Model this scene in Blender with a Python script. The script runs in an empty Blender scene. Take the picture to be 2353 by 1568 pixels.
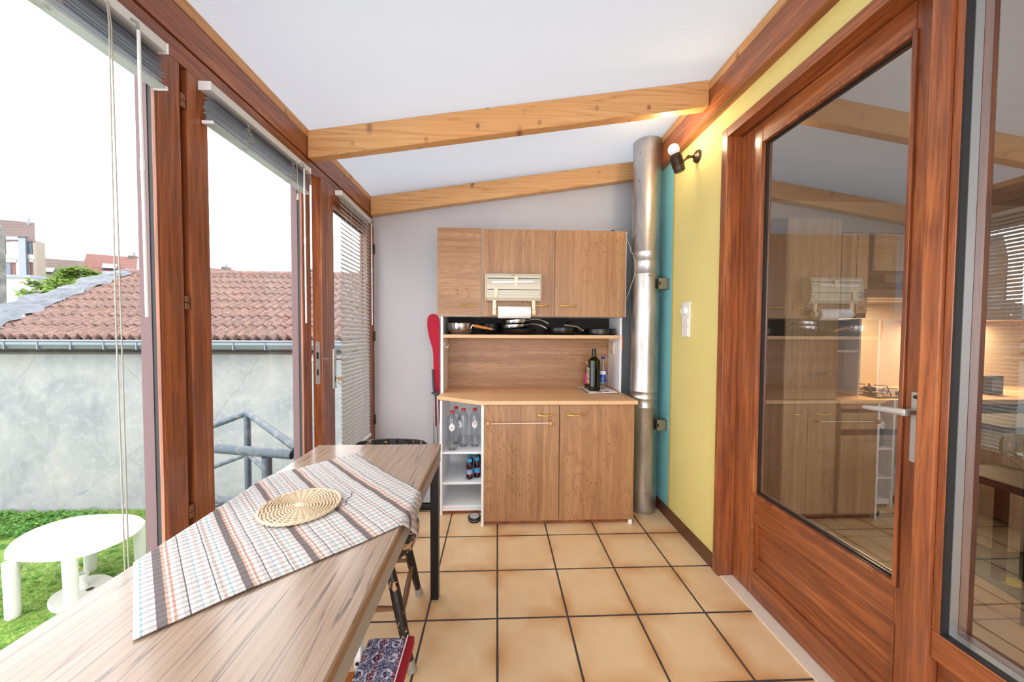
import bpy, bmesh, math, random
from mathutils import Vector, Matrix
random.seed(7)
D = bpy.data
SC = bpy.context.scene
COL = SC.collection
PI = math.pi
sin, cos, rad = math.sin, math.cos, math.radians

# ------------------------------------------------------------------ camera
F_PX, YAW, PITCH, ROLL, H = 811.0, rad(2.4), rad(1.72), rad(0.3), 1.3533
_f = Vector((sin(YAW)*cos(PITCH), cos(YAW)*cos(PITCH), -sin(PITCH)))
_r0 = Vector((cos(YAW), -sin(YAW), 0)); _u0 = _r0.cross(_f)
_r = cos(ROLL)*_r0 + sin(ROLL)*_u0
_u = -sin(ROLL)*_r0 + cos(ROLL)*_u0
CAM = Vector((0, 0, H))
def _ray(px, py): return _f + _r*((px-1176.5)/F_PX) - _u*((py-784)/F_PX)
# survey helpers: a sight line of the photograph met with a real plane of the place
def onx(px, py, x): d = _ray(px, py); return CAM + d*(x/d.x)
def ony(px, py, y): d = _ray(px, py); return CAM + d*(y/d.y)
def onz(px, py, z=0.0): d = _ray(px, py); return CAM + d*((z-H)/d.z)
cam = D.cameras.new('camera'); camo = D.objects.new('camera', cam); COL.objects.link(camo)
cam.sensor_width = 36.0; cam.lens = 36.0*F_PX/2353.0; cam.clip_start = .02; cam.clip_end = 300
m = Matrix((_r, _u, -_f)).transposed().to_4x4(); m.translation = CAM
camo.matrix_world = m
SC.camera = camo

# ------------------------------------------------------------------ mesh helpers
class B:
    """collects shapes; .obj() links them as one mesh object"""
    def __init__(s): s.bm = bmesh.new()
    def _bev(s, vs, bev, seg=2):
        if bev <= 0: return
        es = {e for v in vs for e in v.link_edges}
        bmesh.ops.bevel(s.bm, geom=list(es), offset=bev, segments=seg, affect='EDGES', profile=.6)
    def box(s, x0, x1, y0, y1, z0, z1, bev=0, M=None, seg=2):
        x0, x1 = min(x0, x1), max(x0, x1); y0, y1 = min(y0, y1), max(y0, y1); z0, z1 = min(z0, z1), max(z0, z1)
        c = [(x0,y0,z0),(x1,y0,z0),(x1,y1,z0),(x0,y1,z0),(x0,y0,z1),(x1,y0,z1),(x1,y1,z1),(x0,y1,z1)]
        vs = [s.bm.verts.new(M @ Vector(p) if M else p) for p in c]
        for f in ((0,3,2,1),(4,5,6,7),(0,1,5,4),(1,2,6,5),(2,3,7,6),(3,0,4,7)): s.bm.faces.new([vs[i] for i in f])
        s._bev(vs, bev, seg); return s
    def hexa(s, pts):
        """eight corners: bottom loop then top loop"""
        vs = [s.bm.verts.new(p) for p in pts]
        for f in ((0,3,2,1),(4,5,6,7),(0,1,5,4),(1,2,6,5),(2,3,7,6),(3,0,4,7)): s.bm.faces.new([vs[i] for i in f])
        return s
    def poly(s, pts):
        s.bm.faces.new([s.bm.verts.new(p) for p in pts]); return s
    def prism(s, pts, off, bev=0):
        """planar polygon extruded by vector off"""
        off = Vector(off); a = [s.bm.verts.new(p) for p in pts]; b = [s.bm.verts.new(Vector(p)+off) for p in pts]
        n = len(pts); s.bm.faces.new(a); s.bm.faces.new(b[::-1])
        for i in range(n): s.bm.faces.new((a[i], b[i], b[(i+1) % n], a[(i+1) % n]))
        s._bev(a+b, bev); return s
    def tube(s, pts, r, n=8, cap=True, rf=None):
        pts = [Vector(p) for p in pts]; rings = []
        t = (pts[1]-pts[0]).normalized()
        nx = t.orthogonal().normalized()
        for i, p in enumerate(pts):
            if i == 0: t2 = (pts[1]-p).normalized()
            elif i == len(pts)-1: t2 = (p-pts[i-1]).normalized()
            else: t2 = ((pts[i+1]-p).normalized()+(p-pts[i-1]).normalized()).normalized()
            nx = (nx - t2*nx.dot(t2))
            nx = nx.normalized() if nx.length > 1e-6 else t2.orthogonal().normalized()
            ny = t2.cross(nx)
            rr = rf(i/(len(pts)-1)) if rf else r
            rings.append([s.bm.verts.new(p + (nx*cos(2*PI*k/n) + ny*sin(2*PI*k/n))*rr) for k in range(n)])
        for a, b in zip(rings, rings[1:]):
            for k in range(n): s.bm.faces.new((a[k], a[(k+1) % n], b[(k+1) % n], b[k]))
        if cap: s.bm.faces.new(rings[0][::-1]); s.bm.faces.new(rings[-1])
        return s
    def lathe(s, prof, M=None, n=24, cap=True):
        """profile of (radius, height) turned about Z, moved by M"""
        M = M or Matrix(); rings = []
        for r, z in prof:
            if r < 1e-5: rings.append([s.bm.verts.new(M @ Vector((0, 0, z)))])
            else: rings.append([s.bm.verts.new(M @ Vector((r*cos(2*PI*k/n), r*sin(2*PI*k/n), z))) for k in range(n)])
        for a, b in zip(rings, rings[1:]):
            for k in range(n):
                if len(a) == 1 and len(b) == 1: break
                if len(a) == 1: s.bm.faces.new((a[0], b[(k+1) % n], b[k]))
                elif len(b) == 1: s.bm.faces.new((a[k], a[(k+1) % n], b[0]))
                else: s.bm.faces.new((a[k], a[(k+1) % n], b[(k+1) % n], b[k]))
        if cap:
            if len(rings[0]) > 1: s.bm.faces.new(rings[0][::-1])
            if len(rings[-1]) > 1: s.bm.faces.new(rings[-1])
        return s
    def grid(s, fn, nu, nv, skip=None):
        vs = [[s.bm.verts.new(fn(i/nu, j/nv)) for j in range(nv+1)] for i in range(nu+1)]
        for i in range(nu):
            for j in range(nv):
                if skip and skip(i, j): continue
                s.bm.faces.new((vs[i][j], vs[i+1][j], vs[i+1][j+1], vs[i][j+1]))
        return s
    def obj(s, name, mat, parent=None, smooth=False, **props):
        if parent is not None:
            l = parent.get('_base', None) or parent.location
            bmesh.ops.translate(s.bm, vec=-Vector(l), verts=s.bm.verts)
        bmesh.ops.recalc_face_normals(s.bm, faces=s.bm.faces)
        me = D.meshes.new(name); s.bm.to_mesh(me); s.bm.free()
        if smooth:
            me.shade_smooth() if smooth is True else None
            if smooth is True: me.set_sharp_from_angle(angle=rad(35))
        me.materials.append(mat)
        o = D.objects.new(name, me); COL.objects.link(o)
        if parent is not None:
            o.parent = parent
            if parent.type == 'MESH' or parent.get('_sub'): pass
        for k, v in props.items(): o[k] = v
        return o

BASES = {}
def thing(name, label, cat, loc=(0, 0, 0), group=None, kind=None):
    o = D.objects.new(name, None); COL.objects.link(o); o.location = loc; o.empty_display_size = .05
    tag(o, label, cat, group, kind); return o
def tag(o, label, cat, group=None, kind=None):
    o['label'] = label; o['category'] = cat
    if group: o['group'] = group
    if kind: o['kind'] = kind
    return o
def sub(b, name, mat, part, root, smooth=False, **p):
    """a sub-part: child of a part mesh whose own origin sits on the root"""
    l = Vector(root.location) if root is not None else Vector((0, 0, 0))
    bmesh.ops.translate(b.bm, vec=-l, verts=b.bm.verts)
    o = b.obj(name, mat, None, smooth, **p); o.parent = part; return o
def struct(b, name, mat, label, cat, smooth=False):
    o = b.obj(name, mat, None, smooth); return tag(o, label, cat, None, 'structure')
def copy_tree(o, parent=None):
    c = o.copy(); COL.objects.link(c); c.parent = parent
    for ch in list(o.children): copy_tree(ch, c)
    return c
def T(x, y, z): return Matrix.Translation((x, y, z))
def Rx(a): return Matrix.Rotation(rad(a), 4, 'X')
def Ry(a): return Matrix.Rotation(rad(a), 4, 'Y')
def Rz(a): return Matrix.Rotation(rad(a), 4, 'Z')

# ------------------------------------------------------------------ materials
def lin(c):
    return tuple((v/255/12.92 if v/255 <= .04045 else ((v/255+.055)/1.055)**2.4) for v in c[:3]) + (1.0,)
def dk(c, f):
    """the same hue at f times the reflectance"""
    return tuple(round(255*((1.055*(v*f)**(1/2.4)-.055) if v*f > .0031308 else 12.92*v*f)) for v in lin(c)[:3])
class N:
    def __init__(s, name):
        s.m = D.materials.new(name); s.m.use_nodes = True; s.t = s.m.node_tree; s.t.nodes.clear()
        s.out = s.n('ShaderNodeOutputMaterial')
    def n(s, typ, **kw):
        nd = s.t.nodes.new(typ)
        for k, v in kw.items(): setattr(nd, k, v)
        return nd
    def l(s, a, b): s.t.links.new(a, b)
    def val(s, sock, v):
        if hasattr(v, 'is_output') or isinstance(v, bpy.types.NodeSocket): s.l(v, sock)
        else: sock.default_value = v
    def math(s, op, a, b=0.0, c=0.0, clamp=False):
        nd = s.n('ShaderNodeMath', operation=op, use_clamp=clamp)
        for i, v in enumerate((a, b, c)): s.val(nd.inputs[i], v)
        return nd.outputs[0]
    def obj(s, scale=(1, 1, 1), rot=(0, 0, 0), loc=(0, 0, 0)):
        tc = s.n('ShaderNodeTexCoord'); mp = s.n('ShaderNodeMapping')
        mp.inputs['Scale'].default_value = scale; mp.inputs['Rotation'].default_value = rot; mp.inputs['Location'].default_value = loc
        s.l(tc.outputs['Object'], mp.inputs['Vector']); return mp.outputs['Vector']
    def noise(s, vec, scale=5, detail=3, rough=.5, dist=0.0):
        nd = s.n('ShaderNodeTexNoise'); s.l(vec, nd.inputs['Vector'])
        nd.inputs['Scale'].default_value = scale; nd.inputs['Detail'].default_value = detail
        nd.inputs['Roughness'].default_value = rough; nd.inputs['Distortion'].default_value = dist
        return nd.outputs['Fac']
    def wave(s, vec, scale=5, dist=2, detail=2, ds=1, direction='X', profile='SIN', kind='BANDS'):
        nd = s.n('ShaderNodeTexWave', wave_type=kind, wave_profile=profile)
        if kind == 'BANDS': nd.bands_direction = direction
        else: nd.rings_direction = direction
        s.l(vec, nd.inputs['Vector']); nd.inputs['Scale'].default_value = scale
        nd.inputs['Distortion'].default_value = dist; nd.inputs['Detail'].default_value = detail; nd.inputs['Detail Scale'].default_value = ds
        return nd.outputs['Fac']
    def ramp(s, fac, stops, interp='LINEAR'):
        nd = s.n('ShaderNodeValToRGB'); r = nd.color_ramp; r.interpolation = interp
        while len(r.elements) < len(stops): r.elements.new(.5)
        for e, (p, c) in zip(r.elements, stops): e.position = p
        for e, (p, c) in zip(r.elements, stops): e.color = lin(c) if isinstance(c, tuple) else (c, c, c, 1)
        s.l(fac, nd.inputs['Fac']); return nd.outputs['Color']
    def mix(s, fac, a, b, blend='MIX'):
        nd = s.n('ShaderNodeMix', data_type='RGBA', blend_type=blend); nd.clamp_factor = True
        s.val(nd.inputs[0], fac)
        for i, v in ((6, a), (7, b)):
            if isinstance(v, tuple): nd.inputs[i].default_value = lin(v)
            else: s.l(v, nd.inputs[i])
        return nd.outputs[2]
    def bump(s, h, strength=.2, dist=.01):
        nd = s.n('ShaderNodeBump'); nd.inputs['Strength'].default_value = strength; nd.inputs['Distance'].default_value = dist
        s.l(h, nd.inputs['Height']); return nd.outputs['Normal']
    def bsdf(s, col, rough=.5, metal=0.0, normal=None, coat=0.0, spec=.5, **kw):
        p = s.n('ShaderNodeBsdfPrincipled')
        if isinstance(col, tuple): p.inputs['Base Color'].default_value = lin(col)
        else: s.l(col, p.inputs['Base Color'])
        s.val(p.inputs['Roughness'], rough); s.val(p.inputs['Metallic'], metal)
        p.inputs['Coat Weight'].default_value = coat; p.inputs['Coat Roughness'].default_value = .12
        p.inputs['Specular IOR Level'].default_value = spec
        if normal is not None: s.l(normal, p.inputs['Normal'])
        for k, v in kw.items(): s.val(p.inputs[k.replace('_', ' ')], v)
        s.l(p.outputs[0], s.out.inputs['Surface']); return s.m
def plain(name, col, rough=.5, metal=0.0, coat=0.0, bump=0, bscale=60, spec=.5):
    k = N(name); nv = None
    v = k.obj(); nz = k.noise(v, 9, 3)
    c = k.mix(k.math('MULTIPLY', nz, .22), col, tuple(int(q*.86) for q in col))
    if bump: nv = k.bump(k.noise(v, bscale, 4), bump, .004)
    return k.bsdf(c, rough, metal, nv, coat, spec)
def along(axis, a, c):
    """scale vector: a along the grain axis, c across"""
    return tuple(a if 'xyz'[i] == axis else c for i in range(3))
def mahogany(axis):
    k = N('mahogany_'+axis)
    v = k.obj(along(axis, .9, 14)); v2 = k.obj(along(axis, 5, 90)); v3 = k.obj((1, 1, 1))
    n1 = k.noise(v, 1.6, 5, .6, .5); n2 = k.noise(v2, 1.0, 3, .6); n3 = k.noise(v3, 3.0, 3)
    c = k.ramp(n1, [(.25, (92, 46, 22)), (.45, (138, 74, 38)), (.6, (166, 94, 50)), (.8, (204, 136, 78))])
    c = k.mix(k.math('MULTIPLY', k.ramp(n2, [(.50, 0.0), (.62, 1.0)]), .5), c, (84, 44, 26))
    c = k.mix(k.ramp(n3, [(.45, 0.0), (.75, .42)]), c, (126, 82, 64))
    return k.bsdf(c, k.math('MULTIPLY_ADD', n2, .25, .27), 0, k.bump(n2, .12, .003), .25)
def oak(axis, name='oak', base=((132, 90, 56), (166, 122, 84), (182, 138, 98)), knots=True):
    k = N(name+'_'+axis)
    w = k.noise(k.obj(along(axis, .55, 3.6)), 1.7, 2, .5, .7)
    bands = k.math('FRACT', k.math('MULTIPLY', w, 15.0))
    fine = k.noise(k.obj(along(axis, 5, 210)), 1.0, 3, .6)
    mid = k.noise(k.obj(along(axis, .8, 26)), 1.0, 4, .6, .3); wide = k.noise(k.obj(along(axis, .5, 6)), 1.0, 2, .5)
    c = k.ramp(bands, [(0, .9), (.10, .3), (.55, 0.0), (.9, .35), (1, .8)])
    c = k.mix(k.math('MULTIPLY', c, .75), base[2], base[0])
    c = k.mix(k.ramp(mid, [(.40, 0.0), (.66, .75)]), c, base[0])
    c = k.mix(k.ramp(wide, [(.4, 0.0), (.66, .5)]), c, base[1])
    c = k.mix(k.ramp(fine, [(.48, 0.0), (.75, .55)]), c, base[0])
    if knots:
        kn = k.noise(k.obj(along(axis, 3, 5)), 1.0, 0, .5)
        vv = k.n('ShaderNodeTexVoronoi'); vv.inputs['Scale'].default_value = 1.0; k.l(k.obj(along(axis, 26, 52)), vv.inputs['Vector'])
        spot = k.math('MULTIPLY', k.ramp(kn, [(.58, 0.0), (.64, 1.0)]), k.ramp(vv.outputs['Distance'], [(.10, 1.0), (.24, 0.0)]))
        c = k.mix(k.math('MULTIPLY', spot, .8), c, (98, 60, 36))
    return k.bsdf(c, .42, 0, k.bump(fine, .04, .002))
def pine(axis):
    k = N('pine_'+axis)
    w = k.noise(k.obj(along(axis, .22, 7)), 2.0, 2, .5, .35)
    bands = k.math('FRACT', k.math('MULTIPLY', w, 9.0))
    fine = k.noise(k.obj(along(axis, 4, 190)), 1.0, 3, .6)
    c = k.ramp(bands, [(0, (178, 122, 68)), (.10, (206, 154, 100)), (.8, (214, 164, 110)), (1, (196, 142, 88))])
    c = k.mix(k.ramp(fine, [(.5, 0.0), (.75, .4)]), c, (178, 122, 70))
    c = k.mix(k.ramp(k.noise(k.obj((1, 1, 1)), 2.6, 3), [(.4, 0.0), (.7, .5)]), c, (202, 138, 76))
    for sc, th in (((5.5, 2.6), .075), ((9, 7), .085)):
        vv = k.n('ShaderNodeTexVoronoi'); vv.inputs['Scale'].default_value = 1.0
        wob = k.obj(along(axis, sc[0], sc[1]), (0, rad(22), 0)); k.l(wob, vv.inputs['Vector'])
        c = k.mix(k.ramp(vv.outputs['Distance'], [(th*.5, .85), (th, .45), (th*1.9, 0.0)]), c, (104, 58, 26))
    return k.bsdf(c, .5, 0, k.bump(fine, .05, .002))
M = {}
for a in 'xyz': M['mah'+a] = mahogany(a)
for a in 'xz': M['oak'+a] = oak(a)
M['oaklight'] = oak('x', 'worktop_oak', ((208, 160, 114), (226, 182, 136), (232, 190, 146)), False)
M['kitwood'] = oak('z', 'kitchen_wood', ((170, 146, 114), (200, 176, 142), (212, 188, 152)))
for a in 'xy': M['pine'+a] = pine(a)
M['white_board'] = plain('white_laminate', (243, 243, 245), .38)
M['white_plastic'] = plain('white_plastic', (232, 231, 230), .35)
M['grey_plastic'] = plain('pale_grey_plastic', (178, 186, 198), .4)
M['cream'] = plain('cream_plastic', (208, 200, 180), .42)
M['cream_light'] = plain('cream_clip', (234, 216, 186), .4)
M['black'] = plain('black_rubber', (22, 22, 24), .5)
M['blackpan'] = plain('black_nonstick', (16, 16, 18), .28)
M['steel'] = plain('brushed_steel', (190, 190, 192), .2, 1.0)
M['chrome'] = plain('chrome', (222, 222, 224), .1, 1.0)
M['alu'] = plain('satin_aluminium', (198, 196, 190), .36, .55)
M['brass'] = plain('polished_brass', (224, 178, 84), .2, 1.0)
M['gold'] = plain('dull_gold_key', (170, 140, 90), .35, 1.0)
M['bronze'] = plain('dark_bronze', (78, 62, 50), .4, .7)
M['greyhead'] = plain('headrail_enamel', (214, 214, 210), .3)
M['rail'] = plain('blind_bottom_rail', (176, 184, 188), .35)
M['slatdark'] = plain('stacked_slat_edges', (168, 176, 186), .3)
M['slat'] = plain('white_slat', (188, 186, 184), .4)
M['cord'] = plain('off_white_cord', (166, 162, 150), .7)
M['gasket'] = plain('black_gasket', (24, 24, 25), .55)
M['spacer'] = plain('glazing_spacer', (188, 190, 190), .35, .8)
M['greywood'] = plain('weathered_outer_frame', (104, 78, 80), .6)
M['tealplastic'] = plain('dark_teal_plastic', (44, 62, 68), .45)
M['red'] = plain('crimson_cloth', (172, 22, 48), .9, bump=.2, bscale=300)
M['cork'] = plain('tan_plastic_cap', (206, 158, 84), .5)
M['orange'] = plain('orange_plastic', (216, 110, 28), .45)
M['woodtan'] = plain('turned_beech', (200, 146, 90), .45)
M['handlewood'] = plain('varnished_handle_wood', (196, 118, 52), .35)
M['blackmetal'] = plain('black_lacquered_steel', (30, 29, 30), .35, .3)
M['redcap'] = plain('red_cap', (198, 30, 40), .4)
M['bluecap'] = plain('cyan_cap', (58, 164, 214), .4)
M['royal'] = plain('royal_blue', (24, 62, 168), .4)
M['pink'] = plain('magenta_print', (206, 44, 110), .5)
M['paper'] = plain('white_paper', (240, 240, 242), .85, bump=.15, bscale=400)
M['juice'] = plain('dark_juice', (40, 16, 24), .15)
M['print_red'] = plain('red_print', (196, 34, 48), .5)
M['print_black'] = plain('black_print', (30, 30, 34), .5)
M['print_grey'] = plain('grey_print', (128, 132, 140), .5)
M['print_green'] = plain('green_print', (120, 160, 60), .5)
M['labelwhite'] = plain('label_white', (244, 240, 240), .5)
M['labelblue'] = plain('label_blue', (60, 168, 222), .5)
M['hinge'] = plain('bronzed_hinge', (132, 92, 62), .45, .3)
M['lockplate'] = plain('dull_steel_lock_plate', (168, 166, 164), .42, .35)
def _schlick(k, r0):
    lw = k.n('ShaderNodeLayerWeight'); lw.inputs['Blend'].default_value = .5
    return k.math('MULTIPLY_ADD', k.math('POWER', lw.outputs['Facing'], 5.0), 1-r0, r0, True)
def glass_sheet(name, r0, tint=(255, 255, 255), rough=0.0):
    """thin pane: clear straight through, mirror-like by Fresnel reflection"""
    k = N(name)
    t = k.n('ShaderNodeBsdfTransparent'); t.inputs[0].default_value = lin(tint)
    g = k.n('ShaderNodeBsdfGlossy'); g.inputs['Roughness'].default_value = rough
    mx = k.n('ShaderNodeMixShader'); k.l(_schlick(k, r0), mx.inputs[0]); k.l(t.outputs[0], mx.inputs[1]); k.l(g.outputs[0], mx.inputs[2])
    k.l(mx.outputs[0], k.out.inputs['Surface']); return k.m
def clear(name, col, r0=.06): return glass_sheet(name, r0, col, .06)
M['glass'] = glass_sheet('window_glass', .03)
M['glassdoor'] = glass_sheet('double_glazing', .32, (236, 236, 234))
M['pet'] = clear('clear_bottle_plastic', (240, 243, 245), .08)
M['olive'] = clear('dark_green_glass', (120, 130, 40), .05)
M['oil'] = plain('dark_oil', (24, 26, 10), .1)
M['amberclear'] = clear('pale_glass', (225, 220, 215), .05)
M['wandplastic'] = clear('clear_wand', (226, 232, 234), .08)
WORLD, SUN, EXPOSURE = 5.0, 0.7, 0.0
# surfaces of the place
def floor_mat(name, x0, y0, S, rot=0, c1=(231, 203, 162), c2=(223, 189, 144), edge=(196, 138, 82)):
    k = N(name)
    v = k.obj((1/S, 1/S, 1/S), (0, 0, rot), (-x0/S, -y0/S, 0))
    wob = k.noise(k.obj((1, 1, 1)), 26, 3, .6)
    sx = k.n('ShaderNodeSeparateXYZ'); k.l(v, sx.inputs[0])
    ds = []
    for o in (sx.outputs[0], sx.outputs[1]):
        fr = k.math('FRACT', o); ds.append(k.math('MINIMUM', fr, k.math('SUBTRACT', 1.0, fr)))
    d = k.math('MINIMUM', ds[0], ds[1])
    dw = k.math('ADD', d, k.math('MULTIPLY', k.math('SUBTRACT', wob, .5), .009))
    fl = k.n('ShaderNodeCombineXYZ'); k.l(k.math('FLOOR', sx.outputs[0]), fl.inputs[0]); k.l(k.math('FLOOR', sx.outputs[1]), fl.inputs[1])
    wn = k.n('ShaderNodeTexWhiteNoise', noise_dimensions='3D'); k.l(fl.outputs[0], wn.inputs['Vector'])
    n1 = k.noise(k.obj((1, 1, 1)), 5.5, 4, .6); n2 = k.noise(k.obj((1, 1, 1)), 60, 3)
    col = k.mix(k.ramp(n1, [(.35, 0.0), (.7, 1.0)]), c1, c2)
    col = k.mix(k.math('MULTIPLY', wn.outputs['Value'], .30), col, c2)
    n3 = k.noise(k.obj((1, 1, 1)), 3.3, 2)
    em = k.math('MULTIPLY', k.ramp(d, [(0.0, 1.0), (.08, .55), (.24, 0.0)]), k.ramp(n3, [(.40, 0.0), (.62, 1.0)]))
    col = k.mix(em, col, edge)
    col = k.mix(k.math('MULTIPLY', n2, .12), col, edge)
    g = k.ramp(dw, [(.0125, 1.0), (.0165, 0.0)])
    col = k.mix(g, col, (62, 58, 56))
    hgt = k.math('SUBTRACT', k.math('MULTIPLY', n2, .12), g)
    return k.bsdf(col, k.math('MULTIPLY_ADD', g, .45, .36), 0, k.bump(hgt, .35, .003))
M['floor'] = floor_mat('terracotta_tiles', .006, 2.284, .333)
M['floor_k'] = floor_mat('kitchen_tiles', .1, .2, .333, .0, (206, 176, 136), (196, 164, 122), (168, 124, 76))
def roughcast():
    k = N('grey_roughcast'); v = k.obj()
    n1 = k.noise(v, 70, 6, .65); n2 = k.noise(v, 2.2, 3)
    vo = k.n('ShaderNodeTexVoronoi'); vo.inputs['Scale'].default_value = 80; k.l(v, vo.inputs['Vector'])
    c = k.mix(n2, (194, 190, 191), (179, 176, 179))
    return k.bsdf(c, .9, 0, k.bump(k.math('ADD', n1, k.math('MULTIPLY', vo.outputs['Distance'], .5)), .28, .006))
M['roughcast'] = roughcast()
def wallpaper():
    k = N('painted_wallpaper'); v = k.obj((1, 1, 1))
    sx = k.n('ShaderNodeSeparateXYZ'); k.l(v, sx.inputs[0])
    t = k.math('GREATER_THAN', sx.outputs[1], 2.462)
    line = k.math('MULTIPLY', k.math('GREATER_THAN', sx.outputs[1], 2.445), k.math('SUBTRACT', 1.0, t))
    n = k.noise(v, 3, 3)
    y = k.mix(n, (247, 233, 156), (240, 222, 140))
    y = k.mix(line, y, (238, 192, 74))
    c = k.mix(t, y, (138, 212, 218))
    vr = k.obj((1, 1, 1), (rad(36), 0, 0))
    w = k.wave(vr, 62, 3.0, 2, 3, 'Z'); f = k.noise(k.obj(along('y', 60, 190)), 1, 2)
    return k.bsdf(c, .62, 0, k.bump(k.math('ADD', w, k.math('MULTIPLY', f, .8)), .6, .004))
M['wallpaper'] = wallpaper()
def polycarb():
    k = N('opal_multiwall_sheet')
    v = k.obj((1, 1, 1)); sx = k.n('ShaderNodeSeparateXYZ'); k.l(v, sx.inputs[0])
    rib = k.ramp(k.math('FRACT', k.math('MULTIPLY', sx.outputs[1], 62.0)), [(.0, 0.0), (.12, 1.0), (.88, 1.0), (1.0, 0.0)])
    t = k.n('ShaderNodeBsdfTranslucent'); k.l(k.mix(rib, (176, 179, 184), (187, 190, 195)), t.inputs[0])
    d = k.n('ShaderNodeBsdfDiffuse'); d.inputs[0].default_value = lin((236, 236, 238))
    a = k.n('ShaderNodeMixShader'); a.inputs[0].default_value = .42
    k.l(t.outputs[0], a.inputs[1]); k.l(d.outputs[0], a.inputs[2])
    k.l(a.outputs[0], k.out.inputs['Surface']); return k.m
M['polycarb'] = polycarb()
def tabletop():
    k = N('table_laminate')
    w = k.noise(k.obj((7.5, .26, 7.5)), 1.7, 3, .5, .18)
    b = k.math('FRACT', k.math('MULTIPLY', w, 12.0))
    f = k.noise(k.obj((150, 3.0, 150)), 1, 3, .6); m_ = k.noise(k.obj((40, 1.6, 40)), 1, 3, .6)
    c = k.ramp(b, [(0, (78, 66, 62)), (.05, (114, 97, 86)), (.12, (152, 130, 112)), (.88, (160, 138, 119)), (1, (136, 115, 99))])
    c = k.mix(k.ramp(m_, [(.42, 0.0), (.7, .55)]), c, (136, 110, 88))
    c = k.mix(k.ramp(f, [(.45, 0.0), (.75, .5)]), c, (112, 92, 78))
    return k.bsdf(c, .27, 0, None, .3)
M['tabletop'] = tabletop()
M['tableedge'] = plain('table_edge_band', (132, 100, 66), .4)
M['apron'] = plain('olive_grey_enamel', (150, 148, 142), .35, .2)
def galvan():
    k = N('galvanised_tin'); v = k.obj((1, 1, .25))
    n = k.noise(v, 9, 5, .6, .4); n2 = k.noise(k.obj((30, 30, 2.5)), 1, 3)
    c = k.ramp(n, [(.3, (146, 142, 138)), (.55, (188, 184, 181)), (.75, (206, 204, 201))])
    c = k.mix(k.ramp(k.noise(k.obj((1, 1, 1)), 26, 4), [(.66, 0.0), (.74, .6)]), c, (112, 88, 70))
    return k.bsdf(c, k.math('MULTIPLY_ADD', n2, .25, .27), 1.0, k.bump(n2, .08, .004))
M['galv'] = galvan()
M['oldsteel'] = plain('stained_bracket_steel', (136, 130, 112), .45, .8)
M['brownbase'] = plain('brown_glazed_skirting', (92, 58, 36), .35)
M['sill'] = plain('travertine_sill', (226, 212, 194), .6, bump=.15, bscale=40)
def lattice_cloth(c):
    pass
def plaid(ang_p, ang_d):
    k = N('plaid_cotton')
    uv = k.n('ShaderNodeUVMap'); sx = k.n('ShaderNodeSeparateXYZ'); k.l(uv.outputs[0], sx.inputs[0])
    jit = k.math('MULTIPLY', k.math('SUBTRACT', k.noise(uv.outputs[0], 160, 2), .5), .005)
    u = k.math('FRACT', k.math('MULTIPLY', k.math('ADD', sx.outputs[0], jit), 5.1))
    w = k.math('FRACT', k.math('MULTIPLY', k.math('ADD', sx.outputs[1], k.math('MULTIPLY', jit, 2.2)), 34.0))
    W = (222, 219, 217)
    cu = k.ramp(u, [(0, W), (.06, (158, 196, 204)), (.085, W), (.13, (210, 204, 202)), (.22, (104, 90, 92)), (.33, (206, 166, 142)), (.37, W),
                    (.40, (200, 150, 126)), (.43, W), (.5, (200, 194, 192)), (.56, (70, 72, 84)), (.575, W), (.63, (206, 200, 198)), (.70, (160, 198, 206)),
                    (.72, W), (.78, (204, 196, 194)), (.84, W), (.90, (70, 72, 84)), (.915, W), (.95, (194, 180, 170))], 'CONSTANT')
    cw = k.ramp(w, [(0, W), (.46, (164, 157, 157)), (.80, (244, 236, 230)), (.93, (190, 182, 182))], 'CONSTANT')
    c = k.mix(.8, cu, cw, 'MULTIPLY')
    f = k.noise(uv.outputs[0], 420, 2)
    c = k.mix(k.math('MULTIPLY', f, .15), c, (236, 234, 232))
    return k.bsdf(c, .92, 0, k.bump(k.math('ADD', f, k.noise(uv.outputs[0], 22, 2)), .3, .004), 0, .2)
M['plaid'] = plaid(0, 0)
M['wicker'] = plain('peeled_willow', (214, 190, 160), .5, bump=.2, bscale=120)
def wornpaint(name='worn_black_paint', bare=(196, 152, 110), thr=.56):
    k = N(name); v = k.obj((1, 1, .6))
    n = k.noise(v, 30, 6, .62, .5); n2 = k.noise(v, 5, 2)
    m_ = k.ramp(k.math('ADD', n, k.math('MULTIPLY', n2, .18)), [(thr+.09, 0.0), (thr+.12, 1.0)])
    c = k.mix(m_, (24, 23, 24), bare)
    return k.bsdf(c, .38, 0, k.bump(m_, -.15, .003))
M['worn'] = wornpaint(thr=.60)
M['wornseat'] = wornpaint('worn_seat_paint', (198, 160, 122), .47)
M['wornwood'] = wornpaint('worn_brown_wood', (128, 88, 58), .3)
M['ferrule'] = plain('grey_rubber_ferrule', (158, 150, 138), .55)
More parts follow.
